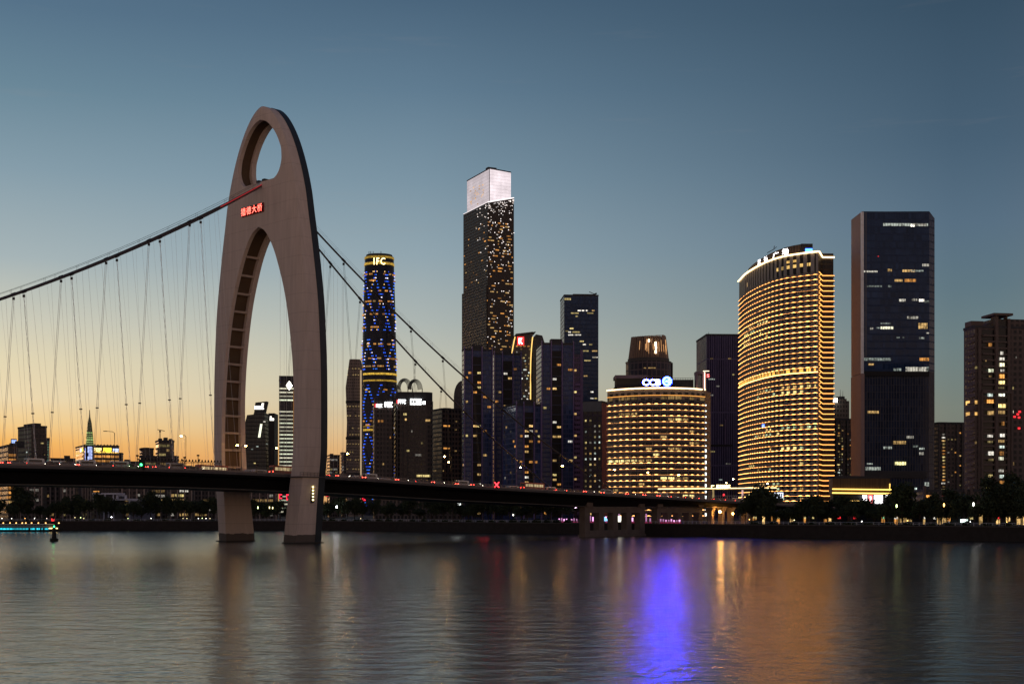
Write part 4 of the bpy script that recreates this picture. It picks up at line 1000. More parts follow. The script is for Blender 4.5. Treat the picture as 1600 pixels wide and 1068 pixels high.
    for x, y, w in ((1112, 592, 10), (1122, 603, 5), (1113, 705, 8), (1138, 724, 8), (1127, 664, 5), (1112, 560, 4), (1140, 560, 5), (1126, 749, 5), (1112, 617, 5), (1146, 585, 3)): b.win(x, y, w, 2, random.choice(wDim+wC[2:3]))
    b.done(); b.mast(2, 2, 3)

# ------------------------------------------------------------------ the two gold striped blocks
def arc_pts(pts, n):
    """evenly spaced points along a smooth curve through pts"""
    P = [Vector(p) for p in pts]; P = [2*P[0]-P[1]]+P+[2*P[-1]-P[-2]]; out = []
    for i in range(1, len(P)-2):
        for t in [j/12 for j in range(12)]:
            a, b, c, d = P[i-1:i+3]; out.append(.5*((2*b)+(c-a)*t+(2*a-5*b+4*c-d)*t*t+(3*b-a-3*c+d)*t**3))
    out.append(P[-2]); L_ = [0]
    for a, b in zip(out, out[1:]): L_.append(L_[-1]+(b-a).length)
    res = []; j = 0
    for k in range(n+1):
        q = L_[-1]*k/n
        while j < len(L_)-2 and L_[j+1] < q: j += 1
        f = (q-L_[j])/max(1e-6, L_[j+1]-L_[j]); res.append(out[j].lerp(out[j+1], min(1, f)))
    return res, L_[-1]
def offset(ps, d):
    out = []
    for i, p in enumerate(ps):
        t = (ps[min(i+1, len(ps)-1)]-ps[max(i-1, 0)]).normalized(); out.append(p+Vector((t.y, -t.x))*d)
    return out
def bay(ps, i, f0, f1, d0, d1, z0, z1, mb):
    a, b = ps[i], ps[i+1]; t = (b-a); n = Vector((t.y, -t.x)).normalized()
    p, q = a+t*f0, a+t*f1
    mb.prism([tuple(p+n*d1), tuple(q+n*d1), tuple(q-n*d0), tuple(p-n*d0)], z0, z1)
def ribbon(ps, prof, d0, d1, z):
    """a string of lights along a curved front as one ribbon: thin wire between the lamps, tall at each lamp. prof(i) lists (share of bay i, height)"""
    rows = []
    for i in range(len(ps)-1):
        a, b = ps[i], ps[i+1]; t = b-a; n = Vector((t.y, -t.x)).normalized()
        for f, h in prof(i):
            p = a+t*f; q0, q1 = p+n*d1, p+n*d0
            rows.append([(*q0, z), (*q0, z+h), (*q1, z+h), (*q1, z), (*q0, z)])
    mb = MB(); mb.grid(rows); mb.mi = [0 if k % 4 == 0 else 1 for k in range(len(mb.f))]; return mb     # only the outer face is lit
def dash(f0, f1, h, top=.0):
    if random.random() < .035: return [(0, .05), (1, .05)]
    m0, m1 = f0+(f1-f0)*.25, f1-(f1-f0)*.25; h *= random.uniform(.85, 1.15)
    return [(0, .05), (f0-.01, .05), (f0, h), (m0, h), (m0+.01, h+top), (m1-.01, h+top), (m1, h), (f1, h), (f1+.01, .05), (1, .05)]
GOLDS = [[emi((1, .42, .12), s_), M['dark']] for s_ in (3.4, 4.8, 6.2)]
GOLDH = [[emi((1, .38, .09), s_), M['dark']] for s_ in (5., 7.5, 10.)]
GOLD = emi((1, .40, .09), 3.2); GOLD2 = emi((1, .42, .08), 1.4)
def wall_strip(mb, ps, z0, z1, mi=0):
    u = 0; rows = [[], []]; uvs = [[], []]
    for i, p in enumerate(ps):
        if i: u += (p-ps[i-1]).length
        rows[0].append((*p, z0)); rows[1].append((*p, z1)); uvs[0].append((u, z0)); uvs[1].append((u, z1))
    mb.grid(rows, mi, uvs)

def ccb_block():
    D = 740; k = D/690
    root = thing('office_building', 'broad curved office block striped with gold lights, lit letters and logo on its roof', 'building', (76.5*k, 690*k, GZ), 0)
    P0 = [(x*k-76.5*k, y*k-690*k) for x, y in ((50.6, 705), (62, 694.6), (76.5, 690), (91.8, 693), (101.6, 700))]
    NB = 15; ps, LEN = arc_pts(P0, NB); fine, _ = arc_pts(P0, 60)
    H = wz(607, D)-GZ; fh = 3.28
    wall = facade('grey_panel', (.03, .028, .03), (.26, .225, .19), fh, LEN/NB, .42, .42, .3)
    mb = MB(); back = [Vector((30*k, 22*k)), Vector((-22*k, 30*k))]
    wall_strip(mb, fine+back+[fine[0]], 0, H); mb.face([(*p, H) for p in fine+back]); mb.build('facade', wall, root)
    # broad dark glass bays on the right two thirds
    gl = facade('bay_glass', (.03, .028, .035), (.04, .036, .04), fh, 1.2, .3, .1, .08)
    zf0 = 3.0; nf = int((H-7-zf0)/fh)
    for i in range(4, NB):
        mb = MB(); bay(ps, i, .06, .94, .02, .12, 2, H-6, mb)
        mb.build('window_bay', gl, root)
    lm = solid('pink_ledge', (.30, .21, .17), .7)
    for f in range(nf+1):
        z = zf0+f*fh; mb = MB(); ld = MB()
        wall_strip(ld, offset(fine, .55), z-1.1, z-.1); wall_strip(ld, list(reversed(offset(fine, .1))), z-1.1, z-.1)
        ld.grid([[(*p, z-.1) for p in offset(fine, .55)], [(*p, z-.1) for p in fine]]); ld.build('ledge', lm, root)
        mb = ribbon(ps, lambda i: dash(.26, .74, .28, .2), .5, .62, z)
        mb.build('light_strip', random.choice(GOLDS), root)
    mb = MB(); o = [(*p, H+.4) for p in offset(fine, .4)]; mb.tube(o, .42, 5); mb.build('roof_light', emi((1, .62, .3), 4), root)
    mb = MB(); mb.tube([(*p, H-3.6) for p in offset(fine, .4)], .16, 4); mb.build('roof_light', GOLD2, root)
    for i in (0, 2, 3, 4, 8, 9, 10, 12, 14):
        mb = MB(); bay(ps, i, .1, .9, .02, .3, H-5.8, H-3.9, mb); mb.build('lit_window', emi(WARM, .25, .8), root)
    def room(i, j, f, m):
        for q in range(i, j):
            mb = MB(); bay(ps, q, .1, .9, .02, .2, zf0+f*fh+.9, zf0+f*fh+2.1, mb); mb.build('lit_window', m, root)
    T = nf
    br_, md = emi(YEL, 1.6, .8), emi(WARM, .6, .85)
    for i, j, f, m in ((0, 2, T-10, br_), (2, 3, T-10, br_), (3, 5, T-10, br_), (5, 6, T-10, md), (6, 7, T-10, md), (7, 8, T-9, br_), (3, 4, T-2, md), (2, 3, T-2, md), (4, 5, T-2, md), (9, 11, T-3, md), (10, 11, T-3, br_), (11, 12, T-3, md), (8, 9, T-13, br_), (9, 10, T-13, br_), (10, 12, T-13, md), (12, 14, T-7, md), (9, 11, T-8, md), (12, 13, T-5, md), (6, 7, T-8, md), (8, 9, T-6, md), (1, 2, T-15, md), (5, 6, T-14, md), (11, 13, T-16, br_), (8, 9, T-17 if T > 17 else 0, md)): room(i, j, max(0, f), m)
    for f in range(nf+1):   # white lamps at the right-hand corner
        p = fine[-1]; z = zf0+f*fh; MB().box(p.x+.25, p.x+.95, p.y-.3, p.y+.4, z, z+(1.7 if f < nf*.6 else .6)).build('corner_lamp', emi((.9, 1, .95), 2.2), root)
    # roof buildings
    X = lambda px: wx(px, D+14*k)-76.5*k; Zr = lambda y: wz(y, D+14*k)-GZ
    lil = solid('lilac_panel', (.15, .12, .17), .6)
    MB().box(X(963), X(1011), 14*k, 26*k, H, Zr(591)).build('penthouse', M['dark'], root); MB().box(X(961), X(1012.5), 13*k, 27*k, Zr(591), Zr(586)).build('penthouse_roof', lil, root)
    mb = MB(); mb.frustum([([(X(955), 12*k), (X(1075), 12*k), (X(1075), 24*k), (X(955), 24*k)], H), ([(X(964), 14*k), (X(1072), 14*k), (X(1072), 22*k), (X(964), 22*k)], H+4)]); mb.build('plant_deck', solid('plant_wall', (.03, .026, .03), .7), root)
    MB().box(X(1048), X(1082), 10*k, 22*k, H, Zr(594)).build('plant_room', solid('plant_blue', (.025, .025, .035), .7), root)
    rl = MB()
    for q in range(9): x = X(1050)+(X(1081)-X(1050))*q/8; rl.tube([(x, 10*k, Zr(594)), (x, 10*k, Zr(591.5))], .08, 4)
    rl.tube([(X(1050), 10*k, Zr(591.5)), (X(1081), 10*k, Zr(591.5))], .1, 4); rl.build('roof_rail', M['steel'], root)
    fr = MB(); 
    for a, b_ in ((1085, 1088), (1095, 1098)): fr.box(X(a), X(b_), 8*k, 14*k, H, Zr(586))
    fr.box(X(1084.5), X(1098.5), 8*k-.3, 14*k+.3, Zr(586), Zr(582)); fr.build('roof_frame', lil, root)
    MB().box(X(1097.6), X(1098.8), 7*k, 7.8*k, H, Zr(583)).build('light_strip', emi((1, .6, .42), 3.2), root)
    MB().box(X(1096), X(1105), 7*k, 7.8*k, Zr(582)+.02, Zr(581)).build('light_strip', emi((1, .75, .5), 2.4), root)
    MB().box(X(1100), X(1106), 7*k-.2, 7.6*k, Zr(592.5), Zr(585)).build('sign_panel', solid('red_sign_back', (.3, .02, .02), .5), root)
    t = text_mesh('S', 4.0/F*D, 5.2/F*D, emi((1, .12, .12), 6), .3, .02); obj('sign_lettering', t, root, (X(1103), 7*k-.5, Zr(588.8)))
    # letters and round logo
    zc = wz(597.5, D)-GZ
    t = text_mesh('CCB', 29/F*D, 10.5/F*D, emi((.03, .04, 1), 130), .8, .03); obj('sign_lettering', t, root, (wx(1018, D)-76.5*k, -.2+.6, zc+.2))
    lg = MB(); R1, R2 = 7.6/F*D, 4.3/F*D; cx = wx(1042.5, D)-76.5*k
    def arc(a0, a1, r1, r2):
        n = 20
        for i in range(n):
            a, b_ = R(a0+(a1-a0)*i/n), R(a0+(a1-a0)*(i+1)/n)
            q = [(cx+r*math.cos(t_), zc+.8+r*math.sin(t_)) for r, t_ in ((r2, a), (r1, a), (r1, b_), (r2, b_))]
            lg.face([(x, .3, z) for x, z in q]); lg.face([(x, .9, z) for x, z in reversed(q)])
            for s_ in range(4): (x0, z0), (x1, z1) = q[s_], q[(s_+1) % 4]; lg.face([(x0, .3, z0), (x0, .9, z0), (x1, .9, z1), (x1, .3, z1)])
    arc(38, 322, R1, R2); lg.box(cx+R2*.2, cx+R1, .3, .9, zc+.8+R2*.05, zc+.8+R2*.75); lg.box(cx+R2*.2, cx+R1, .3, .9, zc+.8-R2*.75, zc+.8-R2*.05)
    lg.mi = [0 if all(abs(lg.v[i][1]-.3) < .01 for i in f) else 1 for f in lg.f]; lg.build('logo', [emi((.0025, .006, 1), 380), M['black']], root)
    lc = MB(); lc.box(cx-R2*.55, cx+R2*.1, .35, .85, zc+.8-R2*.4, zc+.8+R2*.4); lc.build('logo_centre', emi((.3, .85, 1), 5), root)
    MB().box(X(1002), X(1052), 1.6, 2.0, H, H+1.2).build('sign_frame', M['dark'], root)

def hotel():
    D = 780; k = D/600
    C = (138.4*k, 600*k); root = thing('hotel_tower', 'tall curved tower outlined in gold lights with four white characters along its roof', 'tower', (*C, GZ), 0)
    P0 = [(x*k-C[0], y*k-C[1]) for x, y in ((115.8, 677), (116, 653), (119.4, 628), (124.7, 612.5), (131.4, 605), (138.4, 600))]
    NB = 24; ps, LEN = arc_pts(P0, NB); fine, _ = arc_pts(P0, 72)
    H = wz(393.7, D)-GZ; zlit = wz(430, D)-GZ; fh = 3.02
    end = [Vector(((141-138.4)*k, 3.0*k)), Vector(((146-138.4)*k, 3.2*k)), Vector((16*k, 40*k)), Vector((6*k, 92*k)), Vector((-16*k, 95*k))]
    wall = facade('hotel_panel', (.018, .018, .02), (.27, .25, .23), fh, LEN/NB, .36, .56, .35)
    endm = facade('hotel_end', (.02, .02, .022), (.06, .045, .04), fh, 3.5, .25, .1, .2)
    mb = MB(); wall_strip(mb, fine, 0, H-11); wall_strip(mb, [fine[-1]]+end+[fine[0]], 0, H, 1); mb.face([(*p, H) for p in fine+end]); wall_strip(mb, fine, H-11, H, 2)
    mb.build('facade', [wall, endm, M['black']], root)
    pier = solid('pale_pier', (.30, .29, .28), .7)
    for i in range(5, NB):    # tall piers of the top storeys
        mb = MB(); bay(ps, i, .0, .5, .05, .35, H-11.2, H-.3, mb); mb.build('pier', pier, root)
    mb = MB(); bay(ps, NB-1, .72, 1.0, .05, .5, 0, H-.3, mb); mb.build('corner_pier', pier, root)
    ledge = solid('hotel_ledge', (.20, .15, .12), .7)
    zs = []; z = H-13.2
    while z > 3: zs.append(z); z -= fh
    wide = len(zs)*.40
    for r, z in enumerate(zs):
        mb = MB(); ld = MB()
        # lower down, continuous strings on the left bays; dashes under each balcony elsewhere
        cont = 0 if r < wide+1 else int(2+(r-wide)*.35)
        if r >= len(zs)-3: cont = 0
        def prof(i):
            if r >= len(zs)-2 and i < 12: return [(0, .05), (1, .05)]
            if abs(r-wide) < .6: return [(0, .5), (1, .5)]
            if i < cont or i < 3: return [(0, .26), (1, .26)]
            return dash(.34, .9, .22, .16)
        mb = ribbon(ps, prof, .48, .6, z)
        wall_strip(ld, offset(fine, .5), z-.5, z-.04); ld.grid([[(*p, z-.04) for p in offset(fine, .5)], [(*p, z-.04) for p in fine]])
        ld.build('ledge', ledge, root); mb.build('light_strip', random.choice(GOLDH), root)
        # end wall string with its bracket
        e0, e1, e2 = fine[-1]+Vector((.4, -.3)), end[0]+Vector((0, -.5)), end[1]+Vector((.5, -.5)); st = 1.6 if r < len(zs)*.6 else .4
        mb = MB(); mb.tube([(*e0, z+st), (*e1, z), (*e2, z)], .19, 5); 
        if r < len(zs)*.55: mb.tube([(*(e0+Vector((0, .2))), z-.7), (*e0.lerp(e1, .6), z+.5)], .13, 4)
        mb.build('light_strip', GOLD, root)
        MB().prism([tuple(e1+Vector((0, 1.2))), tuple(e1+Vector((0, .1))), tuple(e2+Vector((-.1, .1))), tuple(e2+Vector((-.1, 1.2)))], z-1.0, z-.28).build('ledge', ledge, root)
    rz = zs[int(round(wide))]
    for i in range(0, NB):
        mb = MB(); bay(ps, i, .45, .97, .03, .45, rz+.5, rz+3.2, mb); mb.build('lit_window', emi((1, .5, .09), 1.3, .25), root)
    # roof line light, set-back screen and sign
    top = offset(fine, .7); mb = MB(); mb.tube([(*p, H+.2) for p in top]+[(*(fine[-1]+Vector((.6, -.4))), H+.2), (*(end[0]+Vector((0, -.5))), H-2.4), (*(end[1]+Vector((.5, -.5))), H-2.4)], .5, 5); mb.build('roof_light', emi((1, .66, .3), 4.5), root)
    ins = offset(fine, -3.5); sc = facade('roof_screen', (.07, .055, .05), (.13, .10, .09), 30, 2.4, .0, .25, .5); mb = MB(); h0 = H; pts = ins[10:66]
    rows = [[(*p, h0) for p in pts], [(*p, h0+5.6+min(i, 55)*.02) for i, p in enumerate(pts)]]; us = [[(i*1.6, 0) for i in range(len(pts))], [(i*1.6, 6) for i in range(len(pts))]]
    mb.grid(rows, 0, us); bk = offset(pts, -4); mb.grid([[(*p, h0+5.6) for p in bk], [(*p, h0) for p in bk]], 0, us); mb.grid([[(*p, h0+5.6+min(i, 55)*.02) for i, p in enumerate(pts)], [(*p, h0+5.6) for p in bk]], 0, us); mb.build('roof_screen', sc, root)
    p = pts[-1]; MB().box(p.x-1.8, p.x+5, p.y-.5, p.y+3, H, H+6.6).build('roof_house', M['dark'], root); MB().box(p.x+.6, p.x+4.8, p.y-.75, p.y-.5, H+1, H+3.7).build('blue_lamp', emi((.04, .15, 1), 7), root)
    mb = MB(); q = ins[44]; mb.tube([(q.x-3, q.y-1, H+6), (q.x+1.2, q.y, H+8.4), (q.x+1.6, q.y, H+10.5)], .22, 4); mb.tube([(q.x+1.2, q.y, H+8.4), (q.x+3.0, q.y, H+10)], .15, 4); mb.build('roof_crane', M['steel'], root)
    wm = emi((1, .93, .93), 6)
    for ch, px, w, h in (('天', 1187, 6.5, 7), ('德', 1198.5, 7, 7.5), ('广', 1212, 8, 8), ('场', 1228, 9.5, 9.5)):
        # stand each character on the roof edge where the curve is seen at that column
        best = min(range(len(fine)), key=lambda j: abs((fine[j].x+C[0])/(fine[j].y+C[1])-(px-CX)/F)); p = offset(fine, .3)[best]
        t_ = (fine[min(best+1, 71)]-fine[best-1]); ang = math.atan2(t_.y, t_.x); Y = p.y+C[1]; ca = abs(math.cos(ang))+.12
        me = text_mesh(ch, w/F*Y/max(ca, .5), h/F*Y, wm, .4, .02); obj('sign_lettering', me, root, (p.x, p.y, H+1.0+h/F*Y/2), ang)
    def room(i, f, m, j=1, hh=1.3):
        for q in range(i, min(NB, i+j)):
            mb = MB(); bay(ps, q, .52, .98, .03, .25, zs[f]+.75, zs[f]+.75+hh, mb); mb.build('lit_window', m, root)
    for i in range(17, 23): 
        mb = MB(); bay(ps, i, .48, 1.0, .05, .3, H-7.6, H-5.7, mb); mb.build('lit_window', emi((1, .62, .18), 1.1, .5), root)
    for i in (19, 20): mb = MB(); bay(ps, i, .46, 1.0, .05, .3, H-4.3, H-2.9, mb); mb.build('lit_window', emi((1, .58, .15), 1.0, .5), root)
    mb = MB(); bay(ps, 6, .5, 1, .05, .3, H-8.5, H-6, mb); mb.build('lit_window', wW[1], root)
    n = len(zs); yw = [emi(YEL, 1.3, .85), emi(WARM, .9, .85), emi((.8, 1, .6), .8, .85)]
    for a in range(60):
        f = random.choice([n-3, n-4, n-4, n-5, n-6, n-9, n-10, n-13, n-16, n-17, 8, 9, 10, 11, int(wide)+4, int(wide)+5]); room(random.randrange(4, NB-2), f, random.choice(yw), random.randint(1, 3))
    mb = MB(); bay(ps, 13, .4, 1, .1, .5, zs[int(n*.62)]+.6, zs[int(n*.62)]+2.2, mb); mb.build('blue_lamp', emi((.1, .2, 1), 4), root)
    # ground storeys
    mb = MB(); bay(ps, 19, 0, 1, .1, .9, 4, 7.5, mb); mb.build('shop_sign', emi((1, .95, .6), 3), root)
    mb = MB(); bay(ps, 20, 0, .2, .1, .9, 4, 7.5, mb); mb.build('shop_sign', emi((.1, .9, .2), 1.5), root)
    X = lambda px: wx(px, D)-C[0]
    bd = MB(); bd.box(X(1206), X(1221), -5.5, -5.1, wz(777.5, D)-GZ, wz(769, D)-GZ); bd.build('sign_panel', emi((.75, .82, 1), 1.5), root)
    gl = MB()
    for q in range(4): gl.box(X(1207.6+q*3.3), X(1209+q*3.3), -5.75, -5.52, wz(775.6, D)-GZ, wz(771, D)-GZ); gl.box(X(1207.2+q*3.3), X(1209.6+q*3.3), -5.75, -5.52, wz(772, D)-GZ, wz(771, D)-GZ)
    gl.build('sign_lettering', M['black'], root)
    MB().box(X(1206), X(1221), -5.08, -3, 0, wz(777.6, D)-GZ).build('sign_base', M['dark'], root)

def right_side():
    # slab behind the hotel
    b = Bld('apartment_tower', 'dark residential tower with a white roof lamp and masts, right behind the gold striped tower', 930, 1288, 1300, 1333, 656, 12, 'tower'); b.body(FC['apart'])
    b.box('upper_block', FC['grey'], b.uR(1301), b.uR(1331), 4, 16, b.H, b.H+14); b.box('turret', FC['grey'], b.uR(1317), b.uR(1329), 6, 14, b.H+14, b.z(621)); b.box('turret_cap', M['roof'], b.uR(1319), b.uR(1327), 7, 13, b.z(621), b.z(617)); b.mast(b.uR(1322), 9, 5, .2, b.z(617)); b.mast(b.uR(1326), 9, 4, .2, b.z(617))
    b.box('roof_lamp', emi((1, .97, .8), 9), b.uR(1299), b.uR(1308), -.5, 0, b.z(628), b.z(622)); b.fins('R', [b.wr*q for q in (.2, .4, .7)], 0, b.H, M['conc_dark'], .8, .8, 'pier')
    for i in range(24): b.win(1313+random.uniform(-2.5, 2.5), 664+4.1*i, 4.5, 2, random.choice(wW+wDim+wC[:1]))
    for i in range(16): b.win(random.choice((1304, 1324, 1329)), 670+random.random()*80, 2.2, 1.6, random.choice(wDim+wO[:1]))
    b.done()
    # dark glass tower
    D = 760; k = D/F; b = Bld('office_tower', 'tall dark blue glass tower with bands of lit offices and a pinkish left side wall', D, 1331, 1346.5, 1452, 330.5, 1.5, 'skyscraper'); zs_ = b.z(580)
    pink = solid('pink_stone', (.34, .245, .225), .7, var=.15); lp = solid('edge_sky_sheen', (.8, .82, .85), .4)  # edge colour kept pale to carry the sky's reflection
    x1 = b.wr; dp = b.wl; c2 = b.uR(1464.5)
    plan = [(0, 0), (x1, 0), (c2, 4.5), (c2, dp), (0, dp)]
    mb = MB(); mb.prism(plan, zs_, b.H, top=[b.H, b.H+.4, b.H-2.6, b.H-2.6, b.H]); mb.build('facade', FC['slate'], b.root)
    lowm = facade('ribbed_glass', (.028, .04, .075), (.07, .07, .085), 4.1, 1.55, .06, .3, .1, dv=.5, spec=.2)
    mb = MB(); x0 = b.uR(1350.5); mb.prism([(x0, .6), (x1, .6), (b.uR(1463), 3), (b.uR(1463), dp+3), (x0, dp+3)], 0, zs_); mb.build('lower_facade', lowm, b.root)
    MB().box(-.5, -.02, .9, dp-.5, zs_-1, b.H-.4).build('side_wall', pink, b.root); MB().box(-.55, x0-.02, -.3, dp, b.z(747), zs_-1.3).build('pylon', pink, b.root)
    MB().box(-.45, 1.1, -.35, .85, zs_-1.2, b.H-.3).build('edge_fin', lp, b.root); MB().box(b.uR(1352), b.uR(1354), -.12, .05, zs_+8, b.H-.5).build('edge_glass', solid('pale_glass', (.09, .10, .13), .2), b.root)
    MB().box(0, x1, -.25, .55, zs_-2.6, zs_+.1).build('belt', M['black'], b.root)
    b.box('roof', M['roof'], 1, x1-1, 2, dp-2, b.H+.02, b.H+.6)
    cw = [emi((.9, 1, .88), .55, .85), emi((1, .95, .8), .6, .85), emi((.85, 1, .9), .28, .9)]; ow = [emi(WARM, .7, .8), emi(ORANGE, .7, .75)]
    L_ = [(1415, 351, 70, 4.2, cw[0]), (1437, 351, 22, 4, cw[1]), (1426, 352, 6, 4, emi(WHITE, 2.6, .4)), (1450, 414, 18, 4, cw[1]), (1360, 424, 22, 2.6, cw[1]), (1390, 422, 7, 4, ow[0]), (1420, 423, 20, 3.6, ow[0]), (1432, 423, 22, 2.6, cw[2]), (1422, 438, 18, 4.5, ow[1]), (1404, 438, 12, 3.6, ow[0]), (1365, 447, 26, 2.4, cw[2]), (1390, 447, 5, 3.2, cw[2]), (1410, 469, 10, 4, cw[1]), (1429, 468, 8, 3.2, cw[1]), (1440, 469, 8, 4, emi(WHITE, 2, .5)), (1452, 471, 15, 3.4, cw[2]), (1426, 496, 18, 4, cw[1]), (1384, 505, 16, 2.4, cw[2]), (1386, 512, 20, 4, emi((1, .98, .7), 1.4, .6)), (1362, 513, 5, 3, cw[1]), (1372, 512, 6, 2, cw[2]), (1442, 509, 14, 9, ow[0]), (1403, 527, 5, 2, cw[2]), (1412, 527, 3, 2, cw[2]), (1440, 528, 8, 3, cw[0]), (1450, 520, 6, 2, cw[1]), (1370, 561, 44, 4.2, cw[2]), (1361, 569, 9, 3, ow[0]), (1446, 561, 18, 4.6, ow[1]), (1402, 577, 12, 4, cw[2]), (1432, 577, 34, 8, cw[1]), (1453, 576, 10, 7, cw[2]),
          (1364.5, 643.5, 17, 4, ow[0]), (1422, 682.5, 11, 4, cw[1]), (1405.5, 691, 20, 5, ow[0]), (1387, 699, 13, 3.6, cw[0]), (1431, 697, 9, 3, cw[2]), (1440.5, 700.5, 8, 3, cw[0]), (1440, 708, 7, 4.4, cw[1]), (1407, 723.5, 17, 5, emi((1, .9, .4), 1.2, .6)), (1359, 724, 9, 2, cw[0]), (1364, 731.5, 24, 5, cw[0]), (1452, 756, 14, 6, cw[0]), (1431, 763, 3, 3, wC[0])]
    for q in L_: b.win(*q)
    b.wins = [(m_, a) for m_, a in b.wins]; b.done()
    MB().box(b.uR(1371.5), b.uR(1373), -.15, .05, b.z(401), b.z(399.5)).build('signal_lamp', emi(RED, .8), b.root)
    MB().box(b.uR(1352), b.uR(1448), -.05, .58, b.z(746), b.z(736)).build('transom', solid('transom', (.05, .05, .055), .5), b.root)
    # podium with gold lines and bright shop screens
    D = 700; b = Bld('podium', 'low podium with two gold light lines and bright white and red screens', D, 1298, 1301, 1391, 747, 3, 'building', wl=7); b.body(facade('podium_screen', (.10, .065, .03), (.15, .10, .06), 30, .9, .01, .3, .4), z0=b.z(771))
    b.box('shop_floor', M['black'], .5, b.wr-.5, 1.2, 6.5, 0, b.z(771)-.003)
    for y, r in ((763.5, .3), (769.5, .34)): MB().tube([(-.3, -.5, b.z(y)), (b.wr+.4, -.5, b.z(y+1))], r, 5).build('light_strip', emi((1, .6, .12), 3), b.root)
    b.fins('R', [b.wr-.3], b.z(766), b.z(755), emi((1, .6, .12), 2), .4, .5, 'light_strip')
    for a, c, m in ((1347, 1353.5, emi((1, .95, .98), 4.5)), (1356, 1362, emi((1, .12, .12), 3.5)), (1365, 1378, emi((1, .93, .97), 5)), (1383, 1389, emi((1, 1, .95), 2.5))): MB().box(b.uR(a), b.uR(c), -1.2, -.8, b.z(786 if a != 1383 else 778), b.z(773)).build('screen', m, b.root)
    MB().box(b.uR(1358), b.uR(1360), -1.4, -1.21, b.z(784), b.z(775)).build('screen', emi((1, .8, .8), 3), b.root)
    MB().tube([(b.uR(1305), -.6, b.z(782)), (b.uR(1343), -.6, b.z(782))], .2, 4).build('light_strip', emi((1, .6, .15), 1.6), b.root)
    # far right
    b = Bld('apartment_tower', 'dark apartment tower with a yellow lit stair, left of the rightmost tower', 900, 1456, 1466, 1512, 662, 8, 'tower'); b.body(FC['apart']); b.box('roof_house', M['roof'], 2, 7, 2, 8, b.H, b.H+1.5); b.fins('R', [b.wr*q for q in (.02, .25, .62, .8)], 0, b.H, M['conc_dark'], .8, .8, 'pier')
    for i in range(18): b.win(1475+random.uniform(-1, 1), 678+5.1*i, 6, 2.2, random.choice(wW+wDim+wO[:2]))
    for i in range(18): b.win(random.choice((1467, 1482, 1487, 1493, 1500)), 676+5.1*random.randrange(17), 2.6, 2, random.choice(wDim+wO[:2]))
    b.done()
    D = 660; b = Bld('apartment_tower', 'tall brown apartment tower with balconies and a flat canopy roof at the right edge', D, 1506, 1523, 1640, 512, 9, 'tower'); b.body(FC['apart'])
    b.box('stair_tower', FC['apart'], -8, b.uR(1530), 3, 14, b.H, b.H+2.5) if False else None
    uu = b.uR; cc = solid('balcony_concrete', (.13, .10, .09), .75)
    fh = 3.05; zz = [4+fh*i for i in range(int((b.H-4)/fh))]
    # frames on the facade: pylon, portal frame and side piers
    b.box('pylon', cc, uu(1553), uu(1557.5), -1.6, 3, 0, b.z(494)); b.box('pylon', cc, uu(1573), uu(1577), -1.2, 3, 0, b.z(497)); b.box('pylon', cc, uu(1527.5), uu(1532), -1.0, 2, 0, b.H); b.box('pylon', cc, uu(1577.5), uu(1580), -1.8, .05, 0, b.z(612)); b.box('pylon', cc, uu(1531), uu(1533.5), -1.8, .05, 0, b.z(612)); b.box('lintel', cc, uu(1531), uu(1580), -2.0, -1.0, b.z(614.5), b.z(611))
    b.box('upper_storey', FC['apart'], uu(1576), b.wr, .2, b.wl, b.H, b.z(497)); b.box('upper_storey', FC['apart'], uu(1553), uu(1576), .6, b.wl, b.H, b.z(497))
    b.box('roof_canopy', cc, uu(1549), uu(1579), -2.5, 10, b.z(492.5), b.z(489)); b.box('canopy_post', cc, uu(1554), uu(1556.5), -.8, 2, b.z(497), b.z(492.5)); b.box('canopy_post', cc, uu(1571), uu(1573), -.8, 2, b.z(497), b.z(492.5))
    b.box('roof_house', cc, -.5, 6, 2.5, 9, b.H+1.31, b.z(500)); b.box('roof_beam', cc, 6.002, uu(1538.5), 3, 6, b.z(505), b.z(502)); b.box('roof_post', cc, uu(1536), uu(1538.5), 3, 6, b.H+1.31, b.z(505.01))
    for z in zz:
        b.slabs('R', [z], cc, uu(1533.6), uu(1552.9), 1.3, .9); b.slabs('R', [z], cc, uu(1557.6), uu(1572.9), 1.0, .8)
    for z in zz[:100]: b.slabs('L', [z], cc, .5, b.wl*.55, .9, .8, 'balcony')
    gl = solid('bay_dark', (.018, .018, .02), .2)
    b.box('recess', gl, uu(1533.6), uu(1552.9), -.12, .05, 4, b.H-1); b.box('recess', gl, uu(1557.6), uu(1572.9), -.12, .05, 4, b.z(500))
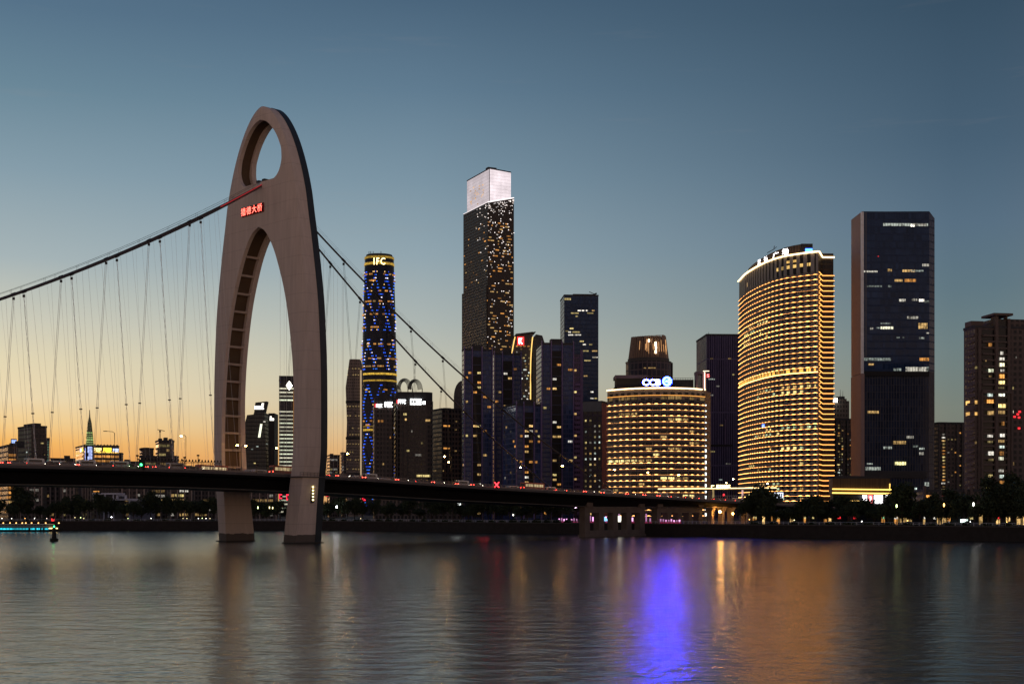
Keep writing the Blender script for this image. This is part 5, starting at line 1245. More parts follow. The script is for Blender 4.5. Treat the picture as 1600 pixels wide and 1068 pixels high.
    for x, y, w, h, m in ((1563, 552, 4, 5, wW[3]), (1563, 561, 8, 4.5, wW[3]), (1563, 570, 8, 5.5, emi((1, .95, .6), 1.8, .6)), (1564, 579, 6, 3.4, wC[1]), (1563, 588, 8, 6, emi(ORANGE, 1.8, .5)), (1563, 597.5, 9, 5, emi(YEL, 1.8, .6)), (1562, 606, 9, 2.5, wDim[1]), (1563, 616, 9, 6, emi((1, 1, .8), 1.5, .7)), (1563, 634, 12, 5.5, emi((1, .7, .25), 1.9, .6)), (1563, 644, 10, 5, wW[1]), (1565, 661.5, 4, 6, wO[0]), (1545, 539, 5, 5, wO[2]), (1525, 574, 4, 4, wDim[1]), (1546, 579, 8, 5, emi((.95, 1, .7), 1.1, .7)), (1538, 564, 2, 2, wO[1]), (1545, 588, 4, 2.5, wDim[0]), (1545, 617, 8, 5, wC[0]), (1545, 627, 10, 5.5, emi(ORANGE, 1.5, .5)), (1546, 645, 10, 6, wO[1]), (1512.5, 629, 6.5, 6, emi((1, .55, .15), 1.6, .4)), (1525, 628, 5, 5.5, emi((1, .55, .15), 1.4, .4)), (1512.5, 646.5, 6.5, 5.5, emi((1, .55, .15), 1.2, .4)), (1525, 646, 5, 5, emi((1, .55, .15), 1.2, .4)), (1582, 643, 3, 4, emi((1, .8, .6), 2, .5)), (1545, 681, 8, 4, wC[1]), (1564, 680, 7, 5, wC[1]), (1562, 689, 10, 4, wW[1]), (1563, 698, 8, 4, wC[0]), (1546, 708, 9, 6, wC[1]), (1563, 708, 6, 6, wO[2]), (1562, 716, 7, 5, emi((1, 1, .75), 1.2, .6)), (1562, 735, 7, 4, wC[1]), (1563, 744, 6, 5, wC[0]), (1545, 743, 7, 4, wW[2]), (1564, 753, 8, 5, wO[2]), (1562, 762, 9, 3.5, wC[1]), (1544, 761, 14, 5, emi((1, .7, .2), 1.3, .7)), (1583, 724, 4, 5, wDim[0]), (1545, 690, 8, 3, wDim[1]), (1546, 718, 8, 3, wDim[1]), (1524, 691, 4, 4, wDim[0]), (1588, 558, 2, 3, wDim[2]), (1583, 606, 2, 4, wDim[1])):
        b.win(x, y, w, h, m); mb = b.wins[-1][0]; mb.v = [(x_, y_-(1.4 if 1533 < x < 1575 else .0), z_) for x_, y_, z_ in mb.v]
    b.done()
    for x, y in ((1585, 650), (1590, 646), (1592, 651), (1593, 642), (1592, 668)): MB().box(uu(x-1.6), uu(x+1.6), -.4, .05, b.z(y+1.4), b.z(y-1.4)).build('neon_sign', emi(RED, 1.6), b.root)
    # low podiums at the foot
    b = Bld('podium', 'low grey podium with orange doorways at the foot of the rightmost towers', 640, 1440, 1443, 1545, 768, 3, 'building', wl=20); b.body(FC['grey']); b.fins('R', [b.uR(1508), b.uR(1517), b.uR(1411+33)], 0, b.H+3, cc, 1.2, 1, 'pier')
    for x in (1441+4, 1452): b.win(x, 775, 7, 4, emi(ORANGE, 1.6, .5))
    b.win(1480, 774, 16, 1.5, emi(RED, .5, .6)); b.done()
    # podium seen under the deck, gold roof line
    b = Bld('podium', 'low hall with an orange light line along its roof seen under the deck', 800, 583, 584.5, 668, 774.5, 3, 'building', wl=20); b.body(FC['grey'])
    MB().tube([(0, -.4, b.H+.2), (b.wr, -.4, b.H+.2)], .3, 4).build('light_strip', emi((1, .5, .1), 1.3), b.root); b.win(588.5, 775.5, 7, 2.6, emi((1, .55, .1), 2.4)); b.done()
    b = Bld('office_building', 'dim block with yellow lit rooms under the deck left of the white board', 830, 668, 670, 720, 772, 4, 'building', wl=20); b.body(FC['apart'])
    for x, y in ((690, 779), (696, 784), (696, 790), (703, 783)): b.win(x, y, 5, 2.4, wW[1])
    b.done()
    D = 790; r = thing('billboard', 'small bright white board on posts under the deck', 'billboard', (wx(716, D), D, GZ), 0); k = D/F
    MB().box(-4*k, 4*k, -.2, .2, wz(790, D)-GZ, wz(784, D)-GZ).build('board', emi((.95, 1, .95), 3.5), r)
    MB().box(-3.5*k, -3*k, -.1, .1, 0, wz(790, D)-GZ).build('post', M['steel'], r); MB().box(3*k, 3.5*k, -.1, .1, 0, wz(790, D)-GZ).build('post', M['steel'], r)
    for nm, (px, py, w, h, D, lab) in enumerate([(438.5, 775, 5, 7, 850, 'red neon sign between the bridge legs, nearest the far leg'), (449.5, 776, 4.5, 9, 850, 'red neon sign beside the inner edge of the near bridge leg'), (437, 788.5, 8, 4, 850, 'flat red neon sign below the two others between the bridge legs'), (511.5, 773, 4.5, 4, 850, 'small red neon sign just right of the near bridge leg'), (510.5, 789.5, 6, 4, 850, 'flat red neon sign under the small one right of the near leg'), (568.5, 777, 6, 9, 850, 'tall red neon sign under the deck left of the orange lit hall'), (755.5, 784, 15, 9, 820, 'wide red neon sign under the deck right of the white board')]):
        k = D/F; r = thing('neon_sign', lab, 'sign', (wx(px, D), D, GZ), 0)
        n = max(1, round(w/h*1.0)); glyph_row(r, -w/2*k, w/2*k, -.3, wz(py+h/2, D)-GZ, wz(py-h/2, D)-GZ, n, emi((1, .02, .05), 3), 'sign_lettering')
        MB().box(-w/2*k-.2, w/2*k+.2, -.1, .25, wz(py+h/2, D)-GZ-.3, wz(py-h/2, D)-GZ+.3).build('sign_panel', M['black'], r); MB().box(-.2, .2, 0, .3, 0, wz(py+h/2, D)-GZ-.3).build('post', M['steel'], r)
apartments(); far_landmarks(); midtown(); ccb_block(); hotel(); right_side()

# ------------------------------------------------------------------ trees and planting
def tree_proto(seed, h, w, n):
    rnd = random.Random(seed); mb = MB(); tr = MB()
    tr.tube([(0, 0, 0), (rnd.uniform(-.2, .2), rnd.uniform(-.2, .2), h*.3), (rnd.uniform(-.4, .4), rnd.uniform(-.4, .4), h*.55)], [.28, .22, .14], 7)
    cl = []
    for k in range(11):
        a = rnd.uniform(0, 6.28); q = rnd.random()**.6*w*.62; z = h*(.42+.5*rnd.random()); q *= 1-.55*max(0, (z/h-.6)/.4)
        c = Vector((q*math.cos(a), q*math.sin(a), z)); cl.append((c, w*rnd.uniform(.22, .4)))
        if k < 6: tr.tube([(0, 0, h*.28), tuple(c*.6+Vector((0, 0, h*.12))), tuple(c)], [.12, .08, .04], 5)
    cl.append((Vector((0, 0, h*.72)), w*.45))
    for i in range(n):
        c, r = rnd.choice(cl); d = Vector((rnd.gauss(0, 1), rnd.gauss(0, 1), rnd.gauss(0, .8))).normalized()*r*rnd.random()**.4
        p = c+d; nn = Vector((rnd.gauss(0, 1), rnd.gauss(0, 1), rnd.gauss(0, 1))).normalized(); t = nn.orthogonal().normalized(); b = nn.cross(t); s = rnd.uniform(.22, .5)
        mb.face([p-t*s-b*s*.6, p+t*s-b*s*.4, p+t*s*.8+b*s*.7, p-t*s*.7+b*s*.6])
    return mb.mesh('crown', M['leaf']), tr.mesh('trunk', M['bark'])
def planting():
    pro = [tree_proto(i, h, w, n) for i, (h, w, n) in enumerate([(11, 6.5, 1500), (13, 7, 1700), (9, 6, 1300), (15, 7.5, 1900), (12, 8.5, 1900)])]
    rnd = random.Random(5)
    def put(p, k, s, lab, grp):
        r = thing('tree', lab, 'tree', (p[0], p[1], 4.55), rnd.uniform(0, 6.28), grp); r.scale = (s*rnd.uniform(.9, 1.15), s*rnd.uniform(.9, 1.15), s)
        for nm, me in zip(('crown', 'trunk'), pro[k]): obj(nm, me, r)
    zones = [(-60, 345, 15, 'dark leafy tree in the riverside row left of the far bridge leg', 'riverside trees left of the bridge tower', (.85, 1.12), (7, 26)),
             (385, 452, 13, 'dark leafy tree in the riverside row seen between the bridge legs', 'riverside trees between the bridge legs', (.7, .95), (7, 24)),
             (505, 905, 14, 'dark leafy tree in the riverside row under the long deck', 'riverside trees under the deck', (.8, 1.1), (6, 22)),
             (1168, 1660, 13, 'dark leafy tree in the riverside row below the gold tower and the right-hand towers', 'riverside trees on the bank below the right-hand towers', (.66, .92), (6, 24))]
    for a, b, st, lab, grp, sc, bk in zones:
        px = a
        while px < b:
            put(bank_pt(px+rnd.uniform(-4, 4), rnd.uniform(*bk)), rnd.randrange(5), rnd.uniform(*sc), lab, grp); px += st*rnd.uniform(.55, 1.2)
    for px, k, s, lab in ((30, 3, 1.3, 'tallest riverside tree at the left, in front of the orange apartment block'), (1548, 3, 1.15, 'tall tree at the foot of the rightmost apartment tower'), (1196, 4, 1.25, 'broad tree where the bridge deck meets the right bank'), (1410, 1, 1.2, 'tree standing above the row in front of the dark glass tower'), (1585, 3, 1.2, 'tall tree at the right edge of the photo')):
        put(bank_pt(px, 16), k, s, lab, None)
    # clipped shrubs along the quay, in front of the railing gaps
    sb = MB(); r2 = random.Random(8)
    for i in range(420):
        d = Vector((r2.gauss(0, 1), r2.gauss(0, 1), abs(r2.gauss(0, .8)))).normalized()*r2.random()**.4; p = Vector((d.x*2.6, d.y*1.0, d.z*1.5)); nn = Vector((r2.gauss(0, 1), r2.gauss(0, 1), r2.gauss(0, 1))).normalized(); t = nn.orthogonal().normalized(); b = nn.cross(t); s = r2.uniform(.18, .36)
        sb.face([p-t*s-b*s, p+t*s-b*s, p+t*s+b*s, p-t*s+b*s])
    sm = sb.mesh('shrub', M['leaf'])
    for a, b, st, lab in ((506, 900, 17.5, 'dark clipped shrub on the quay under the long deck'), (1180, 1600, 33, 'dark clipped shrub on the quay below the right-hand towers'), (-10, 340, 24, 'dark clipped shrub on the quay left of the bridge tower')):
        px = a
        while px < b:
            p = bank_pt(px, .9); q = bank_pt(px+3, .9); o = obj('shrub', sm, None, (p[0], p[1], 4.9), math.atan2(q[1]-p[1], q[0]-p[0])); o.scale = (rnd.uniform(.8, 1.3), 1, rnd.uniform(.8, 1.15)); tag(o, lab, 'shrub', 'shrubs on the quay: '+lab.split('quay ')[1]); px += st*rnd.uniform(.8, 1.2)
planting()

# ------------------------------------------------------------------ lamps
def lamp_post(h, arm, mat_head, head=(.9, .35, .2), lit=True):
    r = thing('street_lamp', '', 'street lamp'); 
    MB().tube([(0, 0, 0), (0, 0, h*.96), (arm*.25, 0, h), (arm, 0, h+.12)], [.14, .1, .08, .07], 6).build('post', M['steel'], r)
    hd = MB().box(arm-.1, arm+head[0], -head[1]/2, head[1]/2, h+.02, h+.02+head[2]).build('lamp_head', M['steel'], r)
    if lit: MB().tube([(arm+head[0]*.45, 0, h-.25), (arm+head[0]*.45, 0, h+.05)], [.34, .3], 8).build('lamp_globe', mat_head, r)
    return r
def lamps():
    hot = emi((1, .5, .12), 220); dim = emi((1, .55, .17), 60)
    P1 = lamp_post(10.4, 2.2, hot); P2 = lamp_post(10.4, 2.2, None, lit=False); P3 = lamp_post(10.4, 2.2, dim); used = set()
    ang = math.atan2(AX.y, AX.x)
    spots = [(179, 14.5, P2, 'unlit lamp post on the deck right of the green spire', 1), (290.5, 14.5, P3, 'lit lamp post on the deck just left of the far bridge leg', 0), (364, -14.5, P1, 'glowing lamp in front of the inner face of the far bridge leg', 0), (377, -14.5, P3, 'dim lamp on the deck between the legs beside the far leg', 0), (425, -14.5, P3, 'dim lamp on the deck in front of the slanted glass tower', 0), (536, -14.5, P1, 'glowing lamp in front of the pale faceted tower', 0), (706, 14.5, P1, 'glowing lamp in front of the brown residential tower', 1), (694, -14.5, P3, 'dim lamp behind the glowing one at the brown residential tower', 0), (806, -14.5, P1, 'glowing lamp in front of the teal and short navy towers', 0), (889, 14.5, P1, 'glowing lamp at the foot of the widest navy tower', 1), (970, 14.5, P3, 'lamp on the deck at the left end of the broad gold striped block', 1), (1022, 14.5, P3, 'lamp on the deck in front of the middle of the gold striped block', 1), (1070, 14.5, P1, 'lamp on the deck in front of the right end of the gold striped block', 1), (1128, -14.5, P3, 'lamp above the glowing golden characters of the ramp', 0), (1153, 14.5, P1, 'lamp at the end of the ramp light line', 0), (1192, 0, P1, 'lowest glowing lamp, at the left foot of the gold striped tower', 0)]
    for px, v, pr, lab, side in spots:
        r = pr if pr.name not in used else copy_tree(pr); used.add(pr.name)
        s = s_at(px, v); p = bw_(s, v, ZT(s)); r.location = p; r.rotation_euler = (0, 0, ang+(R(90) if v > 0 else R(-90)) if side == 0 else ang+R(140)); r['label'] = lab; r['group'] = 'street lamps along the bridge'
    # promenade lamps
    def glb(mat, h=4.2):
        r = thing('promenade_lamp', '', 'street lamp'); MB().tube([(0, 0, 0), (0, 0, h)], [.09, .06], 6).build('post', M['steel'], r)
        mb = MB(); mb.frustum([(ring(.1, 10), h), (ring(.25, 10), h+.25), (ring(.25, 10), h+.5), (ring(.12, 10), h+.72)]); mb.build('lamp_globe', mat, r); return r
    kinds = {'w': glb(emi((1, .97, .85), 9)), 'o': glb(emi((1, .5, .12), 7)), 'y': glb(emi((1, .85, .4), 4)), 'g': glb(emi((.75, 1, .35), 7)), 'b': glb(emi((.9, .95, 1), 60), 6), 'p': glb(emi((1, .6, 1), 16), 7)}
    names = {'w': 'white', 'o': 'orange', 'y': 'yellow', 'g': 'green tinted', 'b': 'brilliant white', 'p': 'pink'}
    used = set()
    L_ = [('w', 3, 811.5, 'at the left edge'), ('w', 18, 811.5, 'above the bow half of the cyan lit boat'), ('o', 39, 810.5, 'above the middle of the cyan lit boat'), ('w', 54, 811.5, 'above the stern half of the cyan lit boat'), ('w', 73, 811.5, 'just left of the buoy'), ('b', 174, 810, 'with a starry glow left of the far leg'), ('y', 117, 808, 'among trees right of the buoy'), ('g', 126, 808, 'among trees below the spire'), ('y', 131, 810, 'among trees just right of the spire'), ('g', 200, 811.5, 'under the pavilion trees'), ('w', 236, 812, 'below the construction block'), ('y', 286, 813, 'left of the far bridge leg, first of a cluster'), ('y', 292, 813, 'left of the far bridge leg, second of a cluster'), ('w', 310, 812.5, 'left of the far leg, amid a cluster'), ('g', 316, 809, 'left of the far leg, raised in a cluster'), ('w', 322, 811, 'left of the far leg, tinier one in a cluster'), ('y', 328, 813, 'closest to the far leg on its left'),
          ('g', 403, 792.5, 'between the legs, left one'), ('y', 421, 792.5, 'between the legs, middle one'), ('y', 426, 793, 'between the legs, right one'), ('b', 526, 791.5, 'right of the near bridge leg'), ('y', 563.5, 813, 'under the deck below the blue lit tower'), ('y', 595, 811, 'under the deck right of the blue lit tower'), ('w', 802, 804, 'under the deck, a faint one'), ('p', 899.5, 793, 'over the pink glow left of the first river pier'),
          ('g', 1401, 790, 'inside a crown below the dark glass tower'), ('o', 1475, 788.5, 'among the trees right of the dark glass tower'), ('w', 1521, 787.5, 'among the trees below the rightmost tower'), ('o', 1171, 811, 'beside the ramp columns'), ('w', 1346.5, 816, 'below the podium'), ('o', 1418, 813, 'on the promenade below the dark glass tower'), ('w', 1483, 816, 'on the promenade right of the dark glass tower'), ('y', 1241, 812, 'below the left part of the gold striped tower'), ('w', 1516, 817, 'on the promenade beside a white shop front'), ('o', 1573, 817, 'near the right edge')]
    for kd, px, py, where in L_:
        r = kinds[kd] if kd not in used else copy_tree(kinds[kd]); used.add(kd)
        x, y = bank_pt(px, 4.5 if py > 800 else 5.5); hh = {'b': 6, 'p': 7}.get(kd, 4.2)+.36; z = wz(py, y); r.location = (x, y, 4.6); sc = max(.4, (z-4.6)/hh); r.scale = (max(.7, min(1.0, sc)), max(.7, min(1.0, sc)), sc)
        r['label'] = names[kd]+' lamp on the far promenade '+where; r['group'] = 'lamps along the far promenade'
lamps()

# ------------------------------------------------------------------ things on the deck
def deck_things():
    ang = math.atan2(AX.y, AX.x)
    def on_deck(o, px, v): s = s_at(px, v); o.location = bw_(s, v, ZT(s)); o.rotation_euler = (0, 0, ang)
    sg = thing('lane_signal', 'green lane signal in a black box on the deck left of the tower', 'traffic light'); MB().box(-.3, .3, -1.0, 1.0, -.4, 2.7).build('housing', M['black'], sg); MB().tube([(-.31, 0, 1.1), (-.5, 0, 1.1)], .36, 10).build('lens', emi((.05, 1, .25), 9), sg); MB().tube([(.2, .5, 2.7), (.2, .5, 5.6)], .1, 5).build('post', M['steel'], sg); MB().box(.0, .4, .3, .7, 5.0, 5.7).build('camera', M['black'], sg); on_deck(sg, 222, 17.0); sg.rotation_euler = (0, 0, R(62))
    sx = thing('lane_signal', 'red cross lane signal on the deck in front of the navy towers', 'traffic light'); m = emi(RED, 7); mb = MB()
    for q in (1, -1): mb.tube([(-.36, -.85*q, .2), (-.36, .85*q, 2.1)], .15, 4)
    mb.build('cross', m, sx); MB().box(-.3, .1, -1.05, 1.05, -.1, 2.4).build('housing', M['black'], sx); MB().tube([(.05, .8, 2.4), (.05, .8, 5)], .1, 5).build('post', M['steel'], sx); on_deck(sx, 776.5, 17.0); sx.rotation_euler = (0, 0, R(75))
    for px, h, lab in ((288.5, 3.6, 'short camera pole on the deck left of the arched lights frame'), (309.5, 4.4, 'taller camera pole with two cameras on the deck left of the far leg'), (214.5, 3.6, 'camera pole beside the green lane signal'), (401, 3.4, 'thin pole on the deck between the bridge legs')):
        r = thing('camera_pole', lab, 'camera pole'); MB().tube([(0, 0, 0), (0, 0, h)], .1, 6).build('post', M['steel'], r); MB().box(-.35, .35, -.2, .2, h-.1, h+.35).build('camera', M['black'], r); MB().box(.1, .6, -.2, .2, h*.7, h*.7+.35).build('camera', M['black'], r); on_deck(r, px, 16.2)
    r = thing('lattice_gantry', 'low gantry with a row of small fixtures along the deck just left of the tower', 'gantry'); s0, s1 = s_at(286, 15), s_at(345, 15); n = 12
    on_deck(r, 286, 15); ln = s1-s0; mb = MB()
    mb.tube([(0, 0, 2.6), (ln, 0, 2.5)], .1, 5); mb.tube([(0, 0, 2.2), (ln, 0, 2.1)], .06, 5); mb.build('beam', M['steel'], r)
    for k in range(n+1): MB().frustum([(ring(.14, 6), 2.65), (ring(.3, 6), 2.9), (ring(.1, 6), 3.3)]).build('fixture', M['black'], r, (ln*k/n, 0, 0))
    for k in range(0, n+1, 3):
        for d in (-.3, .3): MB().tube([(ln*k/n+d, 0, 0), (ln*k/n+d, 0, 2.6)], .07, 5).build('post', M['steel'], r)
    r2 = copy_tree(r); on_deck(r2, 222, 15); r2['label'] = 'low gantry with small fixtures along the deck in front of the construction block'
    # far handrail lights: a dim string along the walkway on the other side
    # vehicles in both directions
    def car(name, lab, cat, L_, W_, H_, colr, van=False):
        r = thing(name, lab, cat); pm = solid('paint', colr, .3, .2, var=.05); h0 = .35
        if van: prof = [(-L_/2, h0), (L_/2, h0), (L_/2, H_*.45), (L_/2-.25, H_*.97), (L_/2-.5, H_), (-L_/2+.1, H_), (-L_/2, H_*.96)]
        else: prof = [(-L_/2, h0), (L_/2, h0), (L_/2, .72), (L_/2-.2, .86), (L_*.22, .98), (-L_*.36, 1.02), (-L_/2, .98)]
        def pris(pf, w, y0=0):
            mb = MB(); mb.face([(x, -w/2, z) for x, z in pf]); mb.face([(x, w/2, z) for x, z in reversed(pf)])
            for i in range(len(pf)): (x0, z0), (x1, z1) = pf[i], pf[(i+1) % len(pf)]; mb.face([(x0, -w/2, z0), (x0, w/2, z0), (x1, w/2, z1), (x1, -w/2, z1)])
            return mb
        pris(prof, W_).build('body', pm, r)
        gm = solid('car_glass', (.02, .02, .025), .1, var=.05)
        if van:
            for sy in (-1, 1): MB().box(-L_/2+.5, L_/2-.9, sy*W_/2-.015, sy*W_/2+.015, H_*.5, H_*.82).build('side_window', emi((1, .75, .4), .7, .6) if H_ > 2.6 else gm, r)
            MB().box(-L_/2-.02, -L_/2+.03, -W_/2+.2, W_/2-.2, H_*.5, H_*.85).build('rear_window', gm, r)
        else: pris([(-L_*.40, 1.0), (L_*.2, .98), (L_*.06, H_-.02), (-L_*.02, H_), (-L_*.25, H_-.03)], W_*.84).build('cabin', gm, r)
        for sx in (-.31, .31):
            for sy in (-1, 1):
                w = MB().tube([(sx*L_, sy*(W_/2-.12), .34), (sx*L_, sy*(W_/2+.03), .34)], .34, 14).build('wheel', M['black'], r); MB().tube([(sx*L_, sy*(W_/2+.03), .34), (sx*L_, sy*(W_/2+.05), .34)], .2, 10).build('rim', M['steel'], w)
        zl = .8 if not van else H_*.36
        for sy in (-1, 1):
            MB().box(-L_/2-.05, -L_/2+.02, sy*W_*.38-.2, sy*W_*.38+.2, zl-.12, zl+.14).build('tail_light', emi((1, .05, .03), 22), r); MB().box(L_/2-.04, L_/2+.05, sy*W_*.38-.2, sy*W_*.38+.2, zl-.16, zl+.06).build('headlight', emi((1, .9, .7), 22), r)
        return r
    protos = [car('car', 'x', 'car', 4.5, 1.8, 1.48, (.25, .25, .27)), car('car', 'x', 'car', 4.4, 1.8, 1.5, (.03, .03, .035)), car('van', 'x', 'van', 5.1, 1.9, 2.1, (.6, .6, .6), True), car('bus', 'x', 'bus', 11.0, 2.5, 3.1, (.45, .12, .08), True)]
    desc = ['grey car', 'black car', 'white van', 'red bus']; used = set()
    places = [(0, 15, 9.4, 'near the left edge of the photo'), (1, 38, 5.8, 'below the plain dark slab'), (0, 69, 9.4, 'between the dark slab and the mall'), (2, 88, 2.4, 'just left of the mall'), (1, 122, 9.4, 'in front of the mall'), (0, 240, 9.4, 'right of the green lane signal'), (1, 262, 5.8, 'below the crane'), (3, 330, -9.4, 'just left of the far leg'), (2, 394, -5.8, 'between the bridge legs'), (3, 446, 9.4, 'beside the inner edge of the near leg'), (0, 521, 9.4, 'just right of the near leg'), (1, 545, 5.8, 'in front of the pale tower'), (2, 600, -5.8, 'in front of the arched block'), (1, 655, 9.4, 'left of the brown residential tower'), (3, 832, 9.4, 'in front of the widest navy tower'), (0, 873, 9.4, 'at the foot of the widest navy tower'), (1, 889, 9.4, 'below the glowing lamp at the violet tower'), (0, 1052, 9.4, 'before the right end of the gold striped block'), (1, 1074, 9.4, 'at the corner of the gold striped block'), (0, 1095, 9.4, 'below the golden ramp characters'), (1, 1118, 9.4, 'right of the golden ramp characters'), (0, 1136, 9.4, 'last but one on the descending ramp'), (2, 1152, 9.4, 'last on the descending ramp')]
    places += [(k, px, v, 'at '+w) for k, px, v, w in ((0, 305, 9.4, 'the lattice gantry'), (1, 470, -5.8, 'the hidden side of the near leg'))]
    for j, px in enumerate((816, 846, 859, 899)): places.append((j % 3, px, (5.8, 2.4)[j % 2], 'inside lane '+('left of the widest navy tower', 'below its left fins', 'below its middle', 'at the sawtooth violet tower')[j]))
    for j, px in enumerate((276, 316, 404, 420, 436, 560, 625, 762, 800)): places.append((j % 3, px, (-5.8, -9.4, -2.4)[j % 3], 'heading left '+('right of the crane block', 'at the lattice gantry', 'between the legs, first', 'between the legs, second', 'between the legs, third', 'in front of the pale tower', 'in front of the pipe arches', 'at the red cross signal', 'before the red letter tower')[j]))
    for j, (px, where) in enumerate(((27, 'at the left end of the dark slab'), (54, 'below the middle of the dark slab'), (79, 'at the green edged tower'), (103, 'over the low skyline roofs'), (135, 'below the spire'), (153, 'below the gold mall sign'), (168, 'below the right half of the mall'), (187, 'at the right end of the mall'), (203, 'left of the green signal'), (252, 'below the roof crane'), (274, 'right of the crane block'), (297, 'below the lit lamp by the far leg'), (535, 'at the thin skyline block'), (578, 'below the blue lit tower'), (628, 'below the pipe arches'), (684, 'below the brown residential tower'), (722, 'at the leftmost navy tower'), (745, 'left of the red cross'), (920, 'at the gridded pink sided block'), (948, 'left of the gold striped block'), (985, 'below the left half of the gold block'), (1012, 'below the middle of the gold block'), (1035, 'below the lit logo'))):
        places.append((j*2 % 3, px, 13.0, 'kerb lane '+where))
    for k, px, v, where in places:
        r = protos[k] if k not in used else copy_tree(protos[k]); used.add(k)
        s = s_at(px, v); r.location = bw_(s, v, ZT(s)+.02); sl = (ZT(s+3)-ZT(s-3))/6; fwd = v > 0
        r.rotation_euler = (0, -math.atan(sl) if fwd else math.atan(sl), ang if fwd else ang+math.pi)
        r['label'] = desc[k]+' on the bridge deck '+where; r['group'] = 'vehicles on the bridge'
deck_things()

def waterside():
    # cruise boat with cyan light line
    D = 668; k = D/F; x1 = wx(98.5, D); Lb = 46
    r = thing('cruise_boat', 'low river cruise boat with cyan lights along its hull moored at the left bank', 'boat', (x1-Lb/2, D, 0), 0)
    hull = [(-Lb/2, -2.6), (Lb/2-5, -2.6), (Lb/2, 0), (Lb/2-5, 2.6), (-Lb/2, 2.6)]; inn = [(x*.97, y*.85) for x, y in hull]
    MB().frustum([(inn, -.5), (hull, 1.5)]).build('hull', M['black'], r); MB().prism([(x*.86-2, y*.8) for x, y in hull], 1.5, 3.6).build('cabin', facade('boat_cabin', (.03, .03, .03), (.2, .2, .2), 2.2, 1.6, .35, .2), r); MB().prism([(x*.9-2, y*.92) for x, y in hull], 3.6, 3.85).build('upper_deck', M['white'], r)
    cy = emi((.02, .62, .80), 1.5, .35); 
    for a, b in ((1.5, 24), (26, 47.5), (51, 58), (60.5, 65), (67.5, 69.5), (72.5, 79)): MB().box(wx(a, D)-x1+Lb/2, wx(b, D)-x1+Lb/2, -2.9, -2.62, 1.1, 1.8).build('light_strip', cy, r)
    MB().box(-Lb/2, wx(0, D)-x1+Lb/2, -2.9, -2.62, 1.1, 1.8).build('light_strip', cy, r)
    MB().box(wx(79.5, D)-x1+Lb/2, wx(97, D)-x1+Lb/2-1.5, -2.9, -2.0, 1.5, 2.0).build('light_strip', emi((1, .7, .25), 3.5), r)
    for px in (7, 17.5, 27, 36.5, 42, 51, 61.5, 73, 93.5): MB().frustum([(ring(.3, 8), 4.6), (ring(.32, 8), 5.1)]).build('deck_lamp', emi((1, .5, .15), 4), r, (wx(px, D)-x1+Lb/2, -1.5, -.45)) ; 
    rl = MB(); rl.tube([(-Lb/2, -2.1, 4.7), (Lb/2-6, -2.1, 4.7)], .05, 4)
    for q in range(24): rl.tube([(-Lb/2+q*1.7, -2.1, 3.85), (-Lb/2+q*1.7, -2.1, 4.7)], .04, 4)
    rl.build('deck_railing', M['steel'], r)
    D = 447; k = D/F; b = thing('buoy', 'black channel buoy with a green light floating at the left', 'buoy', (wx(84.5, D), D, 0), R(15))
    MB().frustum([(ring(1.35, 20), -.6), (ring(1.42, 20), .2), (ring(1.38, 20), .9), (ring(1.0, 20), 1.0)]).build('float', solid('buoy_green', (.012, .02, .014), .5), b, smooth=40)
    MB().frustum([(ring(.95, 16), 1.0), (ring(.72, 16), 2.2), (ring(.58, 16), 4.4), (ring(.35, 16), 4.7)]).build('tower', solid('buoy_black', (.012, .014, .014), .5), b, smooth=40)
    mb = MB()
    for a in range(4): x, y = 1.2*math.cos(a*math.pi/2), 1.2*math.sin(a*math.pi/2); mb.tube([(x, y, .9), (x*.75, y*.75, 4.2)], .05, 4)
    mb.build('cage', M['steel'], b); MB().frustum([(ring(.2, 10), 4.7), (ring(.24, 10), 5.0), (ring(.1, 10), 5.25)]).build('lantern', emi((.03, 1, .2), 10), b); MB().tube([(.3, 0, 4.7), (.3, 0, 5.9)], .04, 4).build('topmark', M['steel'], b)
    x, y = bank_pt(83, 2); r = thing('neon_sign', 'narrow red upright sign on the quay just above the buoy', 'sign', (x, y, 4.6)); MB().box(-.7, .7, -.1, .1, 0, wz(816, y)-4.6).build('post', M['steel'], r); glyph_row_v(r, 'x', -.3, -.75, .75, wz(815, y)-4.6, wz(809, y)-4.6, 2, emi((1, .03, .03), 4)); MB().box(-.9, .9, -.15, .15, wz(816, y)-4.6, wz(808.5, y)-4.6).build('sign_panel', M['black'], r)
    # white pavilion
    D = 775; k = D/F; r = thing('pavilion', 'low white modern pavilion with open terraces among the trees left of the far leg', 'building', (wx(144, D), D, GZ)); X = lambda p: wx(p, D)-wx(144, D); Z = lambda y_: wz(y_, D)-GZ; wm = solid('white_render', (.62, .62, .68), .7)
    MB().box(X(144), X(186), 0, 12, Z(772), Z(769.5)).build('roof_slab', wm, r); MB().box(X(150), X(205), -2, 12, Z(781), Z(779.3)).build('floor_slab', wm, r)
    for p in (145, 163, 176): MB().box(X(p), X(p)+.6, 0, .6, Z(779), Z(772)).build('column', wm, r)
    for p in (163, 170, 178, 203): MB().box(X(p), X(p)+.6, -1.9, -1.3, 0, Z(781)).build('column', wm, r)
    MB().box(X(146), X(186), 6, 11, 0, Z(772)).build('wall', solid('pavilion_wall', (.12, .12, .13), .6), r)
    mb = MB(); mb.box(X(182), X(184), -.5, 2, Z(779), Z(773)); mb.box(X(195), X(197), -.5, 2, Z(779), Z(773)); mb.box(X(184), X(195), -.5, 2, Z(774.4), Z(773)); mb.build('window_frame', wm, r)
    MB().box(X(199), X(238), 0, 9, Z(782), Z(778.5)).build('side_roof', wm, r); MB().box(X(200), X(236), 1, 8, 0, Z(782)).build('side_wall', solid('pavilion_side', (.2, .2, .24), .7), r)
